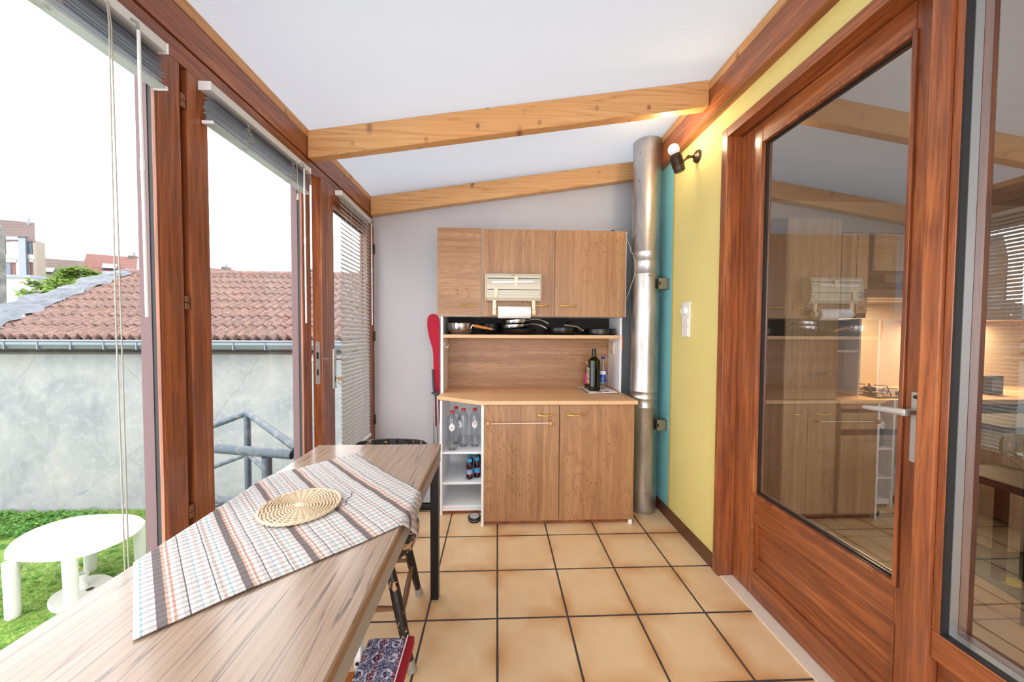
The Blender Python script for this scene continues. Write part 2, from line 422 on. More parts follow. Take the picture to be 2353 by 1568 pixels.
def persian():
    k = N('persian_pattern_cloth')
    v = k.obj((1, 1, 1)); sx = k.n('ShaderNodeSeparateXYZ'); k.l(v, sx.inputs[0])
    vo = k.n('ShaderNodeTexVoronoi'); vo.inputs['Scale'].default_value = 1; vo.inputs['Randomness'].default_value = .12
    wv = k.n('ShaderNodeTexNoise'); wv.inputs['Scale'].default_value = 60; k.l(v, wv.inputs['Vector']); wm = k.n('ShaderNodeMixRGB'); wm.inputs[0].default_value = .42; k.l(k.obj((42, 36, 42)), wm.inputs[1]); k.l(wv.outputs['Color'], wm.inputs[2]); k.l(wm.outputs[0], vo.inputs['Vector'])
    c = k.ramp(vo.outputs['Distance'], [(0, (226, 196, 190)), (.14, (150, 26, 50)), (.26, (40, 34, 72)), (.36, (222, 216, 226)), (.44, (92, 92, 134)), (.6, (54, 50, 92)), (.75, (206, 204, 220))], 'CONSTANT')
    st = k.math('FRACT', k.math('MULTIPLY', sx.outputs[0], 17.0))
    c = k.mix(k.math('GREATER_THAN', st, .84), c, (120, 22, 44))
    n = k.noise(v, 260, 2)
    c = k.mix(k.ramp(n, [(.48, 0.0), (.56, .6)]), c, (206, 206, 224))
    c = k.mix(k.ramp(k.noise(v, 150, 2), [(.56, 0.0), (.62, .7)]), c, (44, 40, 78))
    return k.bsdf(c, .95, 0, k.bump(n, .4, .004), 0, .2)
M['persian'] = persian()
M['rugborder'] = plain('dark_red_binding', (156, 16, 36), .9)
# outside
def render_wall():
    k = N('grey_cement_render'); v = k.obj()
    n1 = k.noise(v, .9, 5, .6, .3); n2 = k.noise(v, 6, 5, .65, .6); n3 = k.noise(k.obj((1, 1, .35)), 2.4, 4, .6)
    c = k.ramp(n1, [(.3, dk((122, 126, 132), .80)), (.5, dk((146, 148, 150), .80)), (.7, dk((160, 158, 155), .80))])
    c = k.mix(k.ramp(n2, [(.50, 0.0), (.66, .38), (.8, .2)]), c, dk((172, 174, 176), .80))
    c = k.mix(k.ramp(n3, [(.56, 0.0), (.72, .45)]), c, dk((112, 116, 124), .80))
    cr = k.n('ShaderNodeTexVoronoi'); cr.feature = 'DISTANCE_TO_EDGE'; cr.inputs['Scale'].default_value = .33
    nd = k.n('ShaderNodeMixRGB'); nd.inputs[0].default_value = .25
    nt = k.n('ShaderNodeTexNoise'); nt.inputs['Scale'].default_value = 2.0; nt.inputs['Detail'].default_value = 5; k.l(v, nt.inputs['Vector'])
    k.l(v, nd.inputs[1]); k.l(nt.outputs['Color'], nd.inputs[2]); k.l(nd.outputs[0], cr.inputs['Vector'])
    c = k.mix(k.ramp(cr.outputs['Distance'], [(.0, .3), (.004, 0.0)]), c, (86, 84, 84))
    sx = k.n('ShaderNodeSeparateXYZ'); k.l(v, sx.inputs[0])
    lo = k.ramp(k.math('ADD', sx.outputs[2], k.math('MULTIPLY', n2, .4)), [(0.0, 0.0), (1.0, 0.0)])
    foot_band = k.math('MULTIPLY', k.math('LESS_THAN', k.math('ADD', sx.outputs[2], k.math('MULTIPLY', n2, .55)), -1.66), .5)  # browner, darker band along the foot of the wall
    c = k.mix(foot_band, c, dk((112, 104, 98), .80))
    return k.bsdf(c, .95, 0, k.bump(n2, .35, .03))
M['cement'] = render_wall()
def tiles():
    k = N('clay_pantiles'); v = k.obj()
    n1 = k.noise(v, 1.6, 4, .6); n2 = k.noise(k.obj((5, 1.2, 5)), 5, 4, .65); n3 = k.noise(v, 13, 4)
    c = k.ramp(n2, [(.3, dk((112, 82, 76), .36)), (.47, dk((160, 118, 104), .40)), (.62, dk((180, 142, 128), .42)), (.78, dk((200, 178, 168), .45))])
    c = k.mix(k.ramp(n1, [(.4, 0.0), (.66, .5)]), c, dk((134, 116, 114), .36))
    c = k.mix(k.ramp(n3, [(.62, 0.0), (.7, .7)]), c, dk((74, 62, 62), .3))
    c = k.mix(k.ramp(k.noise(k.obj((3, 9, 3)), 4, 3), [(.6, 0.0), (.7, .4)]), c, dk((214, 196, 188), .4))
    return k.bsdf(c, .9, 0, k.bump(n3, .3, .02))
M['tiles'] = tiles()
def farroof(name, a, b_):
    k = N(name); v = k.obj((2.6, 2.6, 2.6))
    br = k.n('ShaderNodeTexBrick'); k.l(k.obj((1, 1, 1)), br.inputs['Vector'])
    w = k.wave(k.obj((1, 1, 1)), 1.15, .5, 1, 2, 'Z', 'SAW'); w2 = k.wave(k.obj((1, 1, 1)), 1.4, .4, 1, 2, 'X')
    a, b_ = dk(a, .36), dk(b_, .36)
    c = k.mix(k.noise(v, 3, 4, .7), a, b_)
    c = k.mix(k.math('MULTIPLY', k.math('LESS_THAN', w, .22), .5), c, tuple(int(q*.55) for q in a))
    c = k.mix(k.math('MULTIPLY', k.math('LESS_THAN', w2, .3), .25), c, tuple(int(q*.6) for q in a))
    return k.bsdf(c, .9)
M['roofgrey'] = farroof('brown_grey_roof_tiles', (120, 88, 86), (138, 112, 106))
M['roofred'] = farroof('orange_red_roof_tiles', (158, 84, 70), (176, 112, 96))
M['zinc'] = plain('zinc_sheet', dk((150, 160, 172), 0.5), .42, .5)
M['lead'] = plain('grey_lead_flashing', dk((138, 146, 158), 0.34), .55, .25, bump=.4, bscale=14)
M['darkboard'] = plain('stained_fascia', dk((104, 98, 92), 0.5), .9, bump=.3, bscale=12)
M['whitewall'] = plain('whitewashed_wall', dk((206, 204, 200), 0.38), .9, bump=.2, bscale=12)
M['beigewall'] = plain('beige_render', dk((164, 152, 138), 0.5), .9)
def _conc():
    k = N('weathered_concrete'); v = k.obj(); n = k.noise(v, 5, 6, .7); n2 = k.noise(v, 22, 4, .7)
    c = k.ramp(n, [(.3, dk((104, 104, 100), .4)), (.5, dk((140, 140, 134), .45)), (.7, dk((168, 166, 158), .45))])
    c = k.mix(k.ramp(n2, [(.55, 0.0), (.7, .6)]), c, dk((84, 84, 80), .4))
    return k.bsdf(c, .95, 0, k.bump(n2, .6, .03))
M['concrete'] = _conc()
M['paneldark'] = plain('dark_house_glass', (70, 80, 90), .2)
M['skyglass'] = plain('pale_skylight_glass', (196, 204, 212), .2)
def brick():
    k = N('red_brickwork'); br = k.n('ShaderNodeTexBrick'); v = k.obj((1, 1, 1), (rad(90), 0, 0)); k.l(v, br.inputs['Vector'])
    br.inputs['Color1'].default_value = lin(dk((140, 82, 72), .4)); br.inputs['Color2'].default_value = lin(dk((120, 68, 60), .4)); br.inputs['Mortar'].default_value = lin(dk((176, 160, 150), .4))
    br.inputs['Scale'].default_value = 4.0
    return k.bsdf(br.outputs['Color'], .9)
M['brick'] = brick()
def lawn():
    k = N('lawn_soil'); v = k.obj()
    n1 = k.noise(v, 1.4, 4, .6); n2 = k.noise(v, 16, 5, .7)
    c = k.ramp(n2, [(.3, (70, 92, 34)), (.5, (104, 132, 54)), (.7, (140, 158, 84))])
    c = k.mix(k.ramp(n1, [(.56, 0.0), (.7, .6)]), c, (128, 112, 82))
    return k.bsdf(c, .95, 0, k.bump(n2, .6, .04))
M['lawn'] = lawn()
def leafmat(name, a, b_, tr=.35):
    k = N(name); n = k.noise(k.obj(), 3.0, 3)
    c = k.mix(n, a, b_)
    d = k.n('ShaderNodeBsdfDiffuse'); t = k.n('ShaderNodeBsdfTranslucent'); k.l(c, d.inputs[0]); k.l(c, t.inputs[0])
    mx = k.n('ShaderNodeMixShader'); mx.inputs[0].default_value = tr; k.l(d.outputs[0], mx.inputs[1]); k.l(t.outputs[0], mx.inputs[2])
    k.l(mx.outputs[0], k.out.inputs['Surface']); return k.m
M['grass'] = leafmat('grass_blades', (84, 132, 40), (138, 168, 74))
M['weed'] = leafmat('broad_weed_leaves', (70, 128, 50), (122, 164, 90))
M['leaf'] = leafmat('fresh_shrub_leaves', dk((104, 146, 66), .6), dk((160, 186, 96), .6))
M['petal'] = plain('dandelion_yellow', (244, 196, 20), .7)
M['gwhite'] = plain('white_garden_plastic', (214, 212, 206), .4)
M['gbase'] = plain('dirty_white_concrete', (186, 184, 176), .7, bump=.2, bscale=30)
def pipe_paint():
    k = N('blue_grey_painted_tube'); n = k.noise(k.obj(), 14, 5, .7)
    c = k.mix(k.ramp(n, [(.5, 0.0), (.68, .8)]), dk((88, 112, 130), .34), dk((150, 148, 142), .5))
    return k.bsdf(c, .5, 0, k.bump(n, .2, .004))
M['bluepipe'] = pipe_paint()
def emis(name, col, s):
    k = N(name); e = k.n('ShaderNodeEmission'); e.inputs[0].default_value = lin(col); e.inputs[1].default_value = s
    k.l(e.outputs[0], k.out.inputs['Surface']); return k.m
M['bulb'] = emis('lit_bulb_glass', (255, 226, 180), 22)
M['kwall'] = plain('kitchen_wall_paint', (206, 190, 166), .8)
M['kcarcass'] = plain('dark_cabinet_carcass', (66, 54, 46), .6)
M['kceil'] = plain('kitchen_ceiling_paint', (200, 196, 190), .9)
M['ovenglass'] = plain('dark_oven_glass', (30, 30, 34), .06)
M['inox'] = plain('hood_steel', (170, 168, 164), .25, 1.0)
def rugmat():
    k = N('green_rug_with_ovals'); v = k.obj()
    vo = k.n('ShaderNodeTexVoronoi'); vo.inputs['Scale'].default_value = 1; k.l(k.obj((3.4, 6.2, 1)), vo.inputs['Vector'])
    c = k.ramp(vo.outputs['Distance'], [(0, (204, 190, 74)), (.27, (204, 190, 74)), (.30, (92, 110, 90))], 'CONSTANT')
    n = k.noise(k.obj(), 5, 3)
    c = k.mix(k.ramp(n, [(.5, 0.0), (.6, .6)]), c, (116, 132, 118))
    return k.bsdf(c, .95)
M['krug'] = rugmat()
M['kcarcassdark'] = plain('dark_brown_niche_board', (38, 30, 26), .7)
M['darkfascia'] = plain('dark_brown_fascia', dk((70, 62, 58), .5), .9)  # fascia board in an even dark brown
# ================================================================== THE ROOM
XW, XR, YB = -1.03, 1.237, 3.0          # inner faces: glazed wall, yellow wall, grey end wall
Y0 = -1.3                               # the veranda goes on behind the camera
b = B(); b.box(-1.10, 1.30, Y0, 3.02, -.12, 0)
struct(b, 'floor', M['floor'], 'floor of warm beige square tiles with dark joints', 'floor')
b = B(); b.box(1.30, 5.3, -1.2, 3.22, -.12, 0)
struct(b, 'floor_kitchen', M['floor_k'], 'brownish tiled kitchen floor seen through the glass door', 'floor')
b = B(); b.box(-1.12, 1.35, YB, YB+.2, -.3, 2.85)
struct(b, 'wall_back', M['roughcast'], 'grey rough plastered end wall behind the oak dresser', 'wall')
# yellow and teal wall with the opening of the kitchen door and side window
b = B()
b.box(XR, XR+.14, 1.90, YB, 0, 2.95)
b.box(XR, XR+.14, Y0, 1.90, 2.43, 2.95)
struct(b, 'wall_right', M['wallpaper'], 'yellow textured wall with a teal end strip beside the flue pipe', 'wall')
b = B()
for y0, y1 in ((1.905, 2.20), (2.203, 2.50), (2.503, 2.80), (2.803, 2.999)): b.box(XR-.011, XR, y0, y1, .0, .085, .003)
struct(b, 'baseboard_right', M['brownbase'], 'brown glazed tile skirting below the yellow wall', 'skirting')
# ceiling sheet
def zt(x, y):                            # underside of the sheet, falling to the glazed side
    return 2.448 + (x+1.03)*.1475 + .006*(y-2)
b = B()
nx_, ny_ = 1, 1
pts = []
for z in (0, .016):
    pts += [(x, y, zt(x, y)+z) for x, y in ((-1.16, Y0), (1.36, Y0), (1.36, 3.12), (-1.16, 3.12))]
b.hexa(pts)
struct(b, 'ceiling', M['polycarb'], 'sloping white ribbed translucent plastic roof sheet', 'ceiling')
# header beam of the glazed wall, slightly out of level as in the house
def tz(y): return 0.0
def slab_y(b, x0, x1, y0, y1, z0, z1):
    b.hexa([(x0, y0, z0+tz(y0)), (x1, y0, z0+tz(y0)), (x1, y1, z0+tz(y1)), (x0, y1, z0+tz(y1)),
            (x0, y0, z1+tz(y0)), (x1, y0, z1+tz(y0)), (x1, y1, z1+tz(y1)), (x0, y1, z1+tz(y1))])
b = B(); slab_y(b, XW-.10, XW, Y0, 2.995, 2.287, 2.394)
struct(b, 'trim_1', M['mahy'], 'dark red brown header beam above the garden windows', 'beam')
b = B(); slab_y(b, XW-.09, XW-.004, Y0, 2.995, 2.215, 2.280)
struct(b, 'trim_2', M['mahy'], 'red brown top rail directly above the garden doors', 'frame rail')
b = B(); slab_y(b, XW-.06, XW+.002, Y0, 2.995, 2.395, 2.436)
struct(b, 'trim_3', M['piney'], 'pale pine batten along the low edge of the roof sheet', 'batten')
b = B(); b.box(1.19, XR, Y0, YB, 2.556, 2.716, .002)
struct(b, 'trim_4', M['mahy'], 'dark red brown wall plate beam above the yellow wall', 'beam')
b = B(); b.box(1.188, XR, Y0, YB, 2.717, 2.762)
struct(b, 'trim_5', M['piney'], 'pine batten between the dark wall plate and the roof sheet', 'batten')
# rafters
def rafter(name, y0, y1, label, x1=1.189, dz=0):
    b = B(); za, zb = 2.428, 2.428+(x1+1.028)*.1545
    h = .147
    b.hexa([(-1.028, y0, za-h), (x1, y0, zb-h), (x1, y1, zb-h), (-1.028, y1, za-h),
            (-1.028, y0, za), (x1, y0, zb), (x1, y1, zb), (-1.028, y1, za)])
    bmesh.ops.bevel(b.bm, geom=list(b.bm.edges), offset=.004, segments=1, affect='EDGES')
    return struct(b, name, M['pinex'], label, 'rafter')
rafter('beam_1', 1.98, 2.042, 'knotty pine rafter crossing the room in front of the stove pipe')
rafter('beam_2', 2.925, 2.985, 'knotty pine rafter against the grey end wall')
rafter('beam_3', .92, .982, 'pine rafter overhead, seen only in the glass of the kitchen door')
# dark closing strips at rafter ends
# ---------------------------------------------------------------- garden windows (left)
def frame_rect(b, x0, x1, y0, y1, z0, z1, w, wb=None, bev=.004):
    wb = wb or w
    b.box(x0, x1, y0, y0+w, z0, z1, bev); b.box(x0, x1, y1-w, y1, z0, z1, bev)
    b.box(x0, x1, y0+w, y1-w, z1-w, z1, bev); b.box(x0, x1, y0+w, y1-w, z0, z0+wb, bev)
def glazed_leaf(root, y0, y1, z0, z1, w, wb, leftbead=True):
    """leaf in world position: stiles and rails, gasket, bead, pane, lower board"""
    for ya in (y0, y1-w): B().box(XW-.062, XW, ya, ya+w, z0, z1, .005).obj('stile', M['mahz'], root)
    for za, zb in ((z1-w, z1), (z0, z0+wb), (.42, .50)): B().box(XW-.062, XW-.001, y0+w, y1-w, za, zb, .004).obj('rail', M['mahy'], root)
    b = B(); b.box(XW-.05, XW-.02, y0+w, y1-w, z0+wb, .42, 0); b.obj('lower_board', M['mahy'], root)
    ya, yb, za, zb = y0+w-.001, y1-w+.001, .499, z1-w+.001
    b = B(); frame_rect(b, XW-.025, XW-.013, ya, yb, za, zb, .005, None, 0); b.obj('gasket', M['gasket'], root)
    b = B(); frame_rect(b, XW-.0128, XW-.002, ya, yb, za, zb, .006, None, .001); b.obj('glazing_bead', M['mahz'], root)
    b = B(); frame_rect(b, XW-.058, XW-.0252, ya, yb, za, zb, .007, None, 0); b.obj('outer_frame', M['greywood'], root)
    b = B(); b.poly([(XW-.0256, ya+.001, za), (XW-.0256, yb-.001, za), (XW-.0256, yb-.001, zb), (XW-.0256, ya+.001, zb)]); b.obj('pane', M['glass'], root)
# window 1: fixed light nearest the camera
w1 = thing('window_1', 'tall brown framed window beside the white garden table view', 'window', (XW, .4, 0), None, 'structure')
for ya, yb in ((1.132, 1.212), (-.30, -.22)): B().box(XW-.062, XW, ya, yb, .02, 2.212, .006).obj('stile', M['mahz'], w1)
for za, zb in ((2.132, 2.212), (.42, .50), (.02, .12)): B().box(XW-.062, XW-.001, -.22, 1.132, za, zb, .004).obj('rail', M['mahy'], w1)
b = B(); b.box(XW-.05, XW-.02, -.22, 1.132, .12, .42); b.obj('lower_board', M['mahy'], w1)
ya, yb, za, zb = -.221, 1.133, .499, 2.133
b = B(); frame_rect(b, XW-.025, XW-.013, ya, yb, za, zb, .006, None, 0); b.obj('gasket', M['gasket'], w1)
b = B(); frame_rect(b, XW-.0128, XW-.002, ya, yb, za, zb, .007, None, .001); b.obj('glazing_bead', M['mahz'], w1)
b = B(); frame_rect(b, XW-.058, XW-.0252, ya, yb, za, zb, .008, None, 0); b.obj('outer_frame', M['greywood'], w1)
b = B(); b.poly([(XW-.0256, ya+.001, za), (XW-.0256, yb-.001, za), (XW-.0256, yb-.001, zb), (XW-.0256, ya+.001, zb)]); b.obj('pane', M['glass'], w1)
# slim post between window and doors, with hinges
b = B(); b.box(XW-.085, XW-.03, 1.213, 1.236, .02, 2.21, 0)
struct(b, 'trim_6', M['mahz'], 'dark recessed post between the window and the garden doors', 'post')
# door 1: fixed leaf of the garden door pair
d1 = thing('door_1', 'closed left leaf of the brown glazed garden doors', 'door', (XW, 1.236, 0), None, 'structure')
glazed_leaf(d1, 1.238, 2.006, .02, 2.212, .078, .10)
for z in (.735, 1.44, 2.10):
    b = B(); b.box(XW-.012, XW+.001, 1.2135, 1.230, z-.022, z-.001, .002); b.box(XW-.012, XW+.001, 1.2135, 1.230, z+.001, z+.022, .002); b.obj('hinge', M['hinge'], d1)
b = B(); b.box(XW-.075, XW-.063, 1.985, 2.015, .02, 2.212, .003); b.obj('meeting_strip', M['mahz'], d1)
# door 2: right leaf, standing slightly ajar
HY = 2.985
d2 = thing('door_2', 'right garden door leaf standing ajar with handle and white blind', 'door', (XW, HY, 0), None, 'structure')
y0, y1, w = 2.055, HY, .162
for ya, yb in ((y0, y0+w), (y1-.162, y1)): B().box(XW-.055, XW, ya, yb, .02, 2.212, .005).obj('stile', M['mahz'], d2)
for za, zb in ((2.105, 2.212), (.02, .14), (.42, .50)): B().box(XW-.055, XW-.001, y0+w, y1-.162, za, zb, .004).obj('rail', M['mahy'], d2)
b = B(); b.box(XW-.045, XW-.02, y0+w, y1-.162, .14, .42); b.obj('lower_board', M['mahy'], d2)
b = B(); frame_rect(b, XW-.036, XW-.030, y0+w-.002, y1-.160, .498, 2.107, .008, None, 0); b.obj('gasket', M['gasket'], d2)
b = B(); b.poly([(XW-.039, y0+w-.001, .498), (XW-.039, y1-.160, .498), (XW-.039, y1-.160, 2.107), (XW-.039, y0+w-.001, 2.107)]); b.obj('pane', M['glass'], d2)
# lock plate in the leaf edge
b = B(); b.prism([(XW-.040, y0-.002, 1.04), (XW-.016, y0-.002, 1.04), (XW-.016, y0-.002, 1.275), (XW-.019, y0-.002, 1.281), (XW-.028, y0-.002, 1.286), (XW-.037, y0-.002, 1.281), (XW-.040, y0-.002, 1.275)], (0, .0025, 0))
lp = b.obj('lock_plate', M['lockplate'], d2)
b = B(); b.box(XW-.034, XW-.022, y0-.004, y0-.0019, 1.185, 1.222); b.box(XW-.033, XW-.023, y0-.003, y0-.0019, 1.09, 1.125)
sub(b, 'latch', M['gasket'], lp, d2)
# handle, escutcheon, key
b = B(); b.box(XW, XW+.012, 2.172, 2.212, .992, 1.235, .003); hp = b.obj('handle_plate', M['alu'], d2)
b = B(); b.tube([(XW+.01, 2.19, 1.175), (XW+.045, 2.19, 1.175)], .009, 12)
b.tube([(XW+.045, 2.183, 1.175), (XW+.05, 2.22, 1.176), (XW+.048, 2.28, 1.178), (XW+.042, 2.318, 1.18)], .009, 12, rf=lambda t: .0095-.003*t)
sub(b, 'lever', M['chrome'], hp, d2, True)
b = B(); b.tube([(XW-.055, 2.10, 1.175), (XW-.105, 2.10, 1.175), (XW-.107, 2.02, 1.176)], .009, 10); sub(b, 'outer_lever', M['chrome'], hp, d2, True)
b = B(); b.box(XW+.0121, XW+.014, 2.187, 2.193, 1.035, 1.068); sub(b, 'keyhole', M['gasket'], hp, d2)
ky = thing('key', 'brass key with a split ring in the lock of the ajar garden door', 'key', (XW, HY, 0))
b = B(); b.box(XW+.0145, XW+.03, 2.188, 2.192, 1.052, 1.060); b.lathe([(.0, -.0015), (.011, -.0015), (.011, .0015), (0, .0015)], T(XW+.038, 2.19, 1.054) @ Rx(90), 16)
b.obj('key_bow', M['gold'], ky)
b = B(); ring = [(XW+.043+.013*sin(a), 2.19+.006*cos(a), 1.036+.014*cos(a)) for a in [2*PI*i/20 for i in range(21)]]; b.tube(ring, .0018, 6, False); b.obj('split_ring', M['gold'], ky, True)
for z in (.6, 1.3, 2.02):
    b = B(); b.lathe([(0, -.04), (.008, -.04), (.009, -.038), (.009, .038), (.008, .04), (0, .04)], T(XW+.006, y1+.004, z), 10); b.obj('hinge', M['bronze'], d2, True)
OPEN = rad(2.2)
d2.rotation_euler.z = OPEN; ky.rotation_euler.z = OPEN
# jamb at the far corner
b = B(); b.box(XW-.09, XW-.056, 2.02, 2.05, .0, .018); b.box(XW-.10, XW-.012, 2.990, 2.999, .0, 2.21)
b.box(XW-.10, XW+.002, 2.992, 2.9995, 0, 2.21)
struct(b, 'trim_7', M['mahz'], 'narrow brown jamb where the garden door meets the grey wall', 'jamb')
# sill of the glazed wall
b = B(); b.box(XW-.12, XW, Y0, 2.99, -.05, .018, .004)
struct(b, 'trim_8', M['mahy'], 'brown bottom sill under the garden windows', 'sill')
b = B(); b.box(XW-.10, XW, Y0, -.31, .018, 2.212); 
struct(b, 'wall_left', M['mahz'], 'brown boarded end of the glazed wall beside the camera', 'wall')

# ---------------------------------------------------------------- kitchen door and side window (right)
DX = 1.30
b = B()
b.box(1.222, DX+.03, 1.862, 1.912, 0, 2.44, .003)
struct(b, 'trim_9', M['mahz'], 'red brown door jamb at the edge of the yellow wall', 'jamb')
b = B(); b.box(1.222, DX+.03, Y0, 1.8618, 2.392, 2.44, .003)
struct(b, 'trim_10', M['mahy'], 'red brown head of the kitchen door frame', 'door frame')
b = B(); b.box(XR, DX+.11, Y0, 1.8618, -.02, .006, .002)
struct(b, 'trim_11', M['sill'], 'pale stone threshold strip below the kitchen door', 'threshold')
# mullion
b = B(); b.box(1.232, DX-.0015, .9345, .981, 0, 2.391, .003)
struct(b, 'trim_12', M['mahz'], 'red brown mullion between the kitchen door and the side window', 'mullion')
# door leaf
d3 = thing('door_3', 'red brown kitchen door with tall pane, lower panel and lever handle', 'door', (DX, 1.86, 0), None, 'structure')
L0, L1 = .959, 1.858
for ya, yb in ((L1-.148, L1), (L0, 1.075)): B().box(DX, DX+.05, ya, yb, .012, 2.388, .004).obj('stile', M['mahz'], d3)
for za, zb in ((2.282, 2.388), (.395, .535), (.012, .14)): B().box(DX+.0005, DX+.05, 1.075, L1-.148, za, zb, .003).obj('rail', M['mahy'], d3)
# recessed panel with a sloped lower ledge
b = B(); b.box(DX+.030, DX+.042, 1.07, L1-.143, .135, .405); b.obj('lower_panel', M['mahy'], d3)
b = B(); frame_rect(b, DX-.004, DX+.012, 1.069, L1-.142, .133, .402, .009, None, .003); b.obj('panel_bead', M['mahy'], d3)
b = B(); b.prism([(DX+.012, 1.079, .142), (DX+.0295, 1.079, .150), (DX+.0295, 1.079, .142)], (0, L1-.152-1.079, 0)); b.obj('panel_ledge', M['mahy'], d3)
b = B(); frame_rect(b, DX-.009, DX+.012, 1.064, L1-.142, .526, 2.294, .014, None, .003); b.obj('glazing_bead', M['mahz'], d3)
b = B(); frame_rect(b, DX+.010, DX+.016, 1.079, L1-.157, .541, 2.279, .007, None, 0); b.obj('gasket', M['gasket'], d3)
b = B(); frame_rect(b, DX+.022, DX+.026, 1.086, L1-.163, .548, 2.272, .008, None, 0); b.obj('spacer', M['spacer'], d3)
b = B(); b.poly([(DX+.018, 1.072, .532), (DX+.018, L1-.150, .532), (DX+.018, L1-.150, 2.288), (DX+.018, 1.072, 2.288)]); b.obj('pane', M['glassdoor'], d3)
b = B(); b.box(DX-.006, DX, 1.012, 1.046, .948, 1.168, .004); 
hp = b.obj('handle_plate', M['alu'], d3)
b = B(); b.tube([(DX-.004, 1.028, 1.108), (DX-.052, 1.028, 1.108)], .010, 12)
b.prism([(DX-.062, 1.014, 1.119), (DX-.045, 1.014, 1.119), (DX-.045, 1.014, 1.097), (DX-.062, 1.014, 1.097)], (0, .03, 0), .006)
b.tube([(DX-.054, 1.02, 1.108), (DX-.058, 1.06, 1.1075), (DX-.060, 1.11, 1.103), (DX-.058, 1.136, 1.101)], .01, 14, rf=lambda t: .0115-.0045*t)
sub(b, 'lever', M['alu'], hp, d3, True)
b = B(); b.lathe([(0, 0), (.006, 0), (.006, .003), (0, .003)], T(DX-.006, 1.032, 1.154) @ Ry(-90), 12); b.box(DX-.0075, DX-.006, 1.022, 1.028, .985, 1.015)
sub(b, 'screw', M['bronze'], hp, d3)
# side window
w2 = thing('window_2', 'tall glazed side window beside the kitchen door', 'window', (DX, .9, 0), None, 'structure')
GX = 1.288
b = B(); b.box(1.243, DX+.04, .9135, .9335, .505, 2.391, .003); b.obj('stile', M['mahz'], w2)
b = B(); b.box(1.243, DX+.04, Y0, .9335, .425, .5045, .003); b.obj('bottom_rail', M['mahy'], w2)
b = B(); b.box(1.266, DX+.04, Y0, .9335, .01, .4245, .003); b.obj('lower_board', M['mahy'], w2)
b = B(); b.box(1.243, DX+.04, Y0, .9130, 2.335, 2.391, .003); b.obj('top_rail', M['mahy'], w2)
b = B(); b.box(1.2435, 1.262, .9085, .9134, .505, 2.335); b.box(1.2435, 1.262, Y0, .9085, .505, .510); b.obj('gasket', M['gasket'], w2)
b = B(); b.box(1.2622, 1.287, .907, .9134, .506, 2.335); b.box(1.2622, 1.287, Y0, .907, .506, .512); b.obj('spacer', M['spacer'], w2)
b = B(); b.poly([(GX, Y0, .505), (GX, .9133, .505), (GX, .9133, 2.335), (GX, Y0, 2.335)]); b.obj('pane', M['glassdoor'], w2)
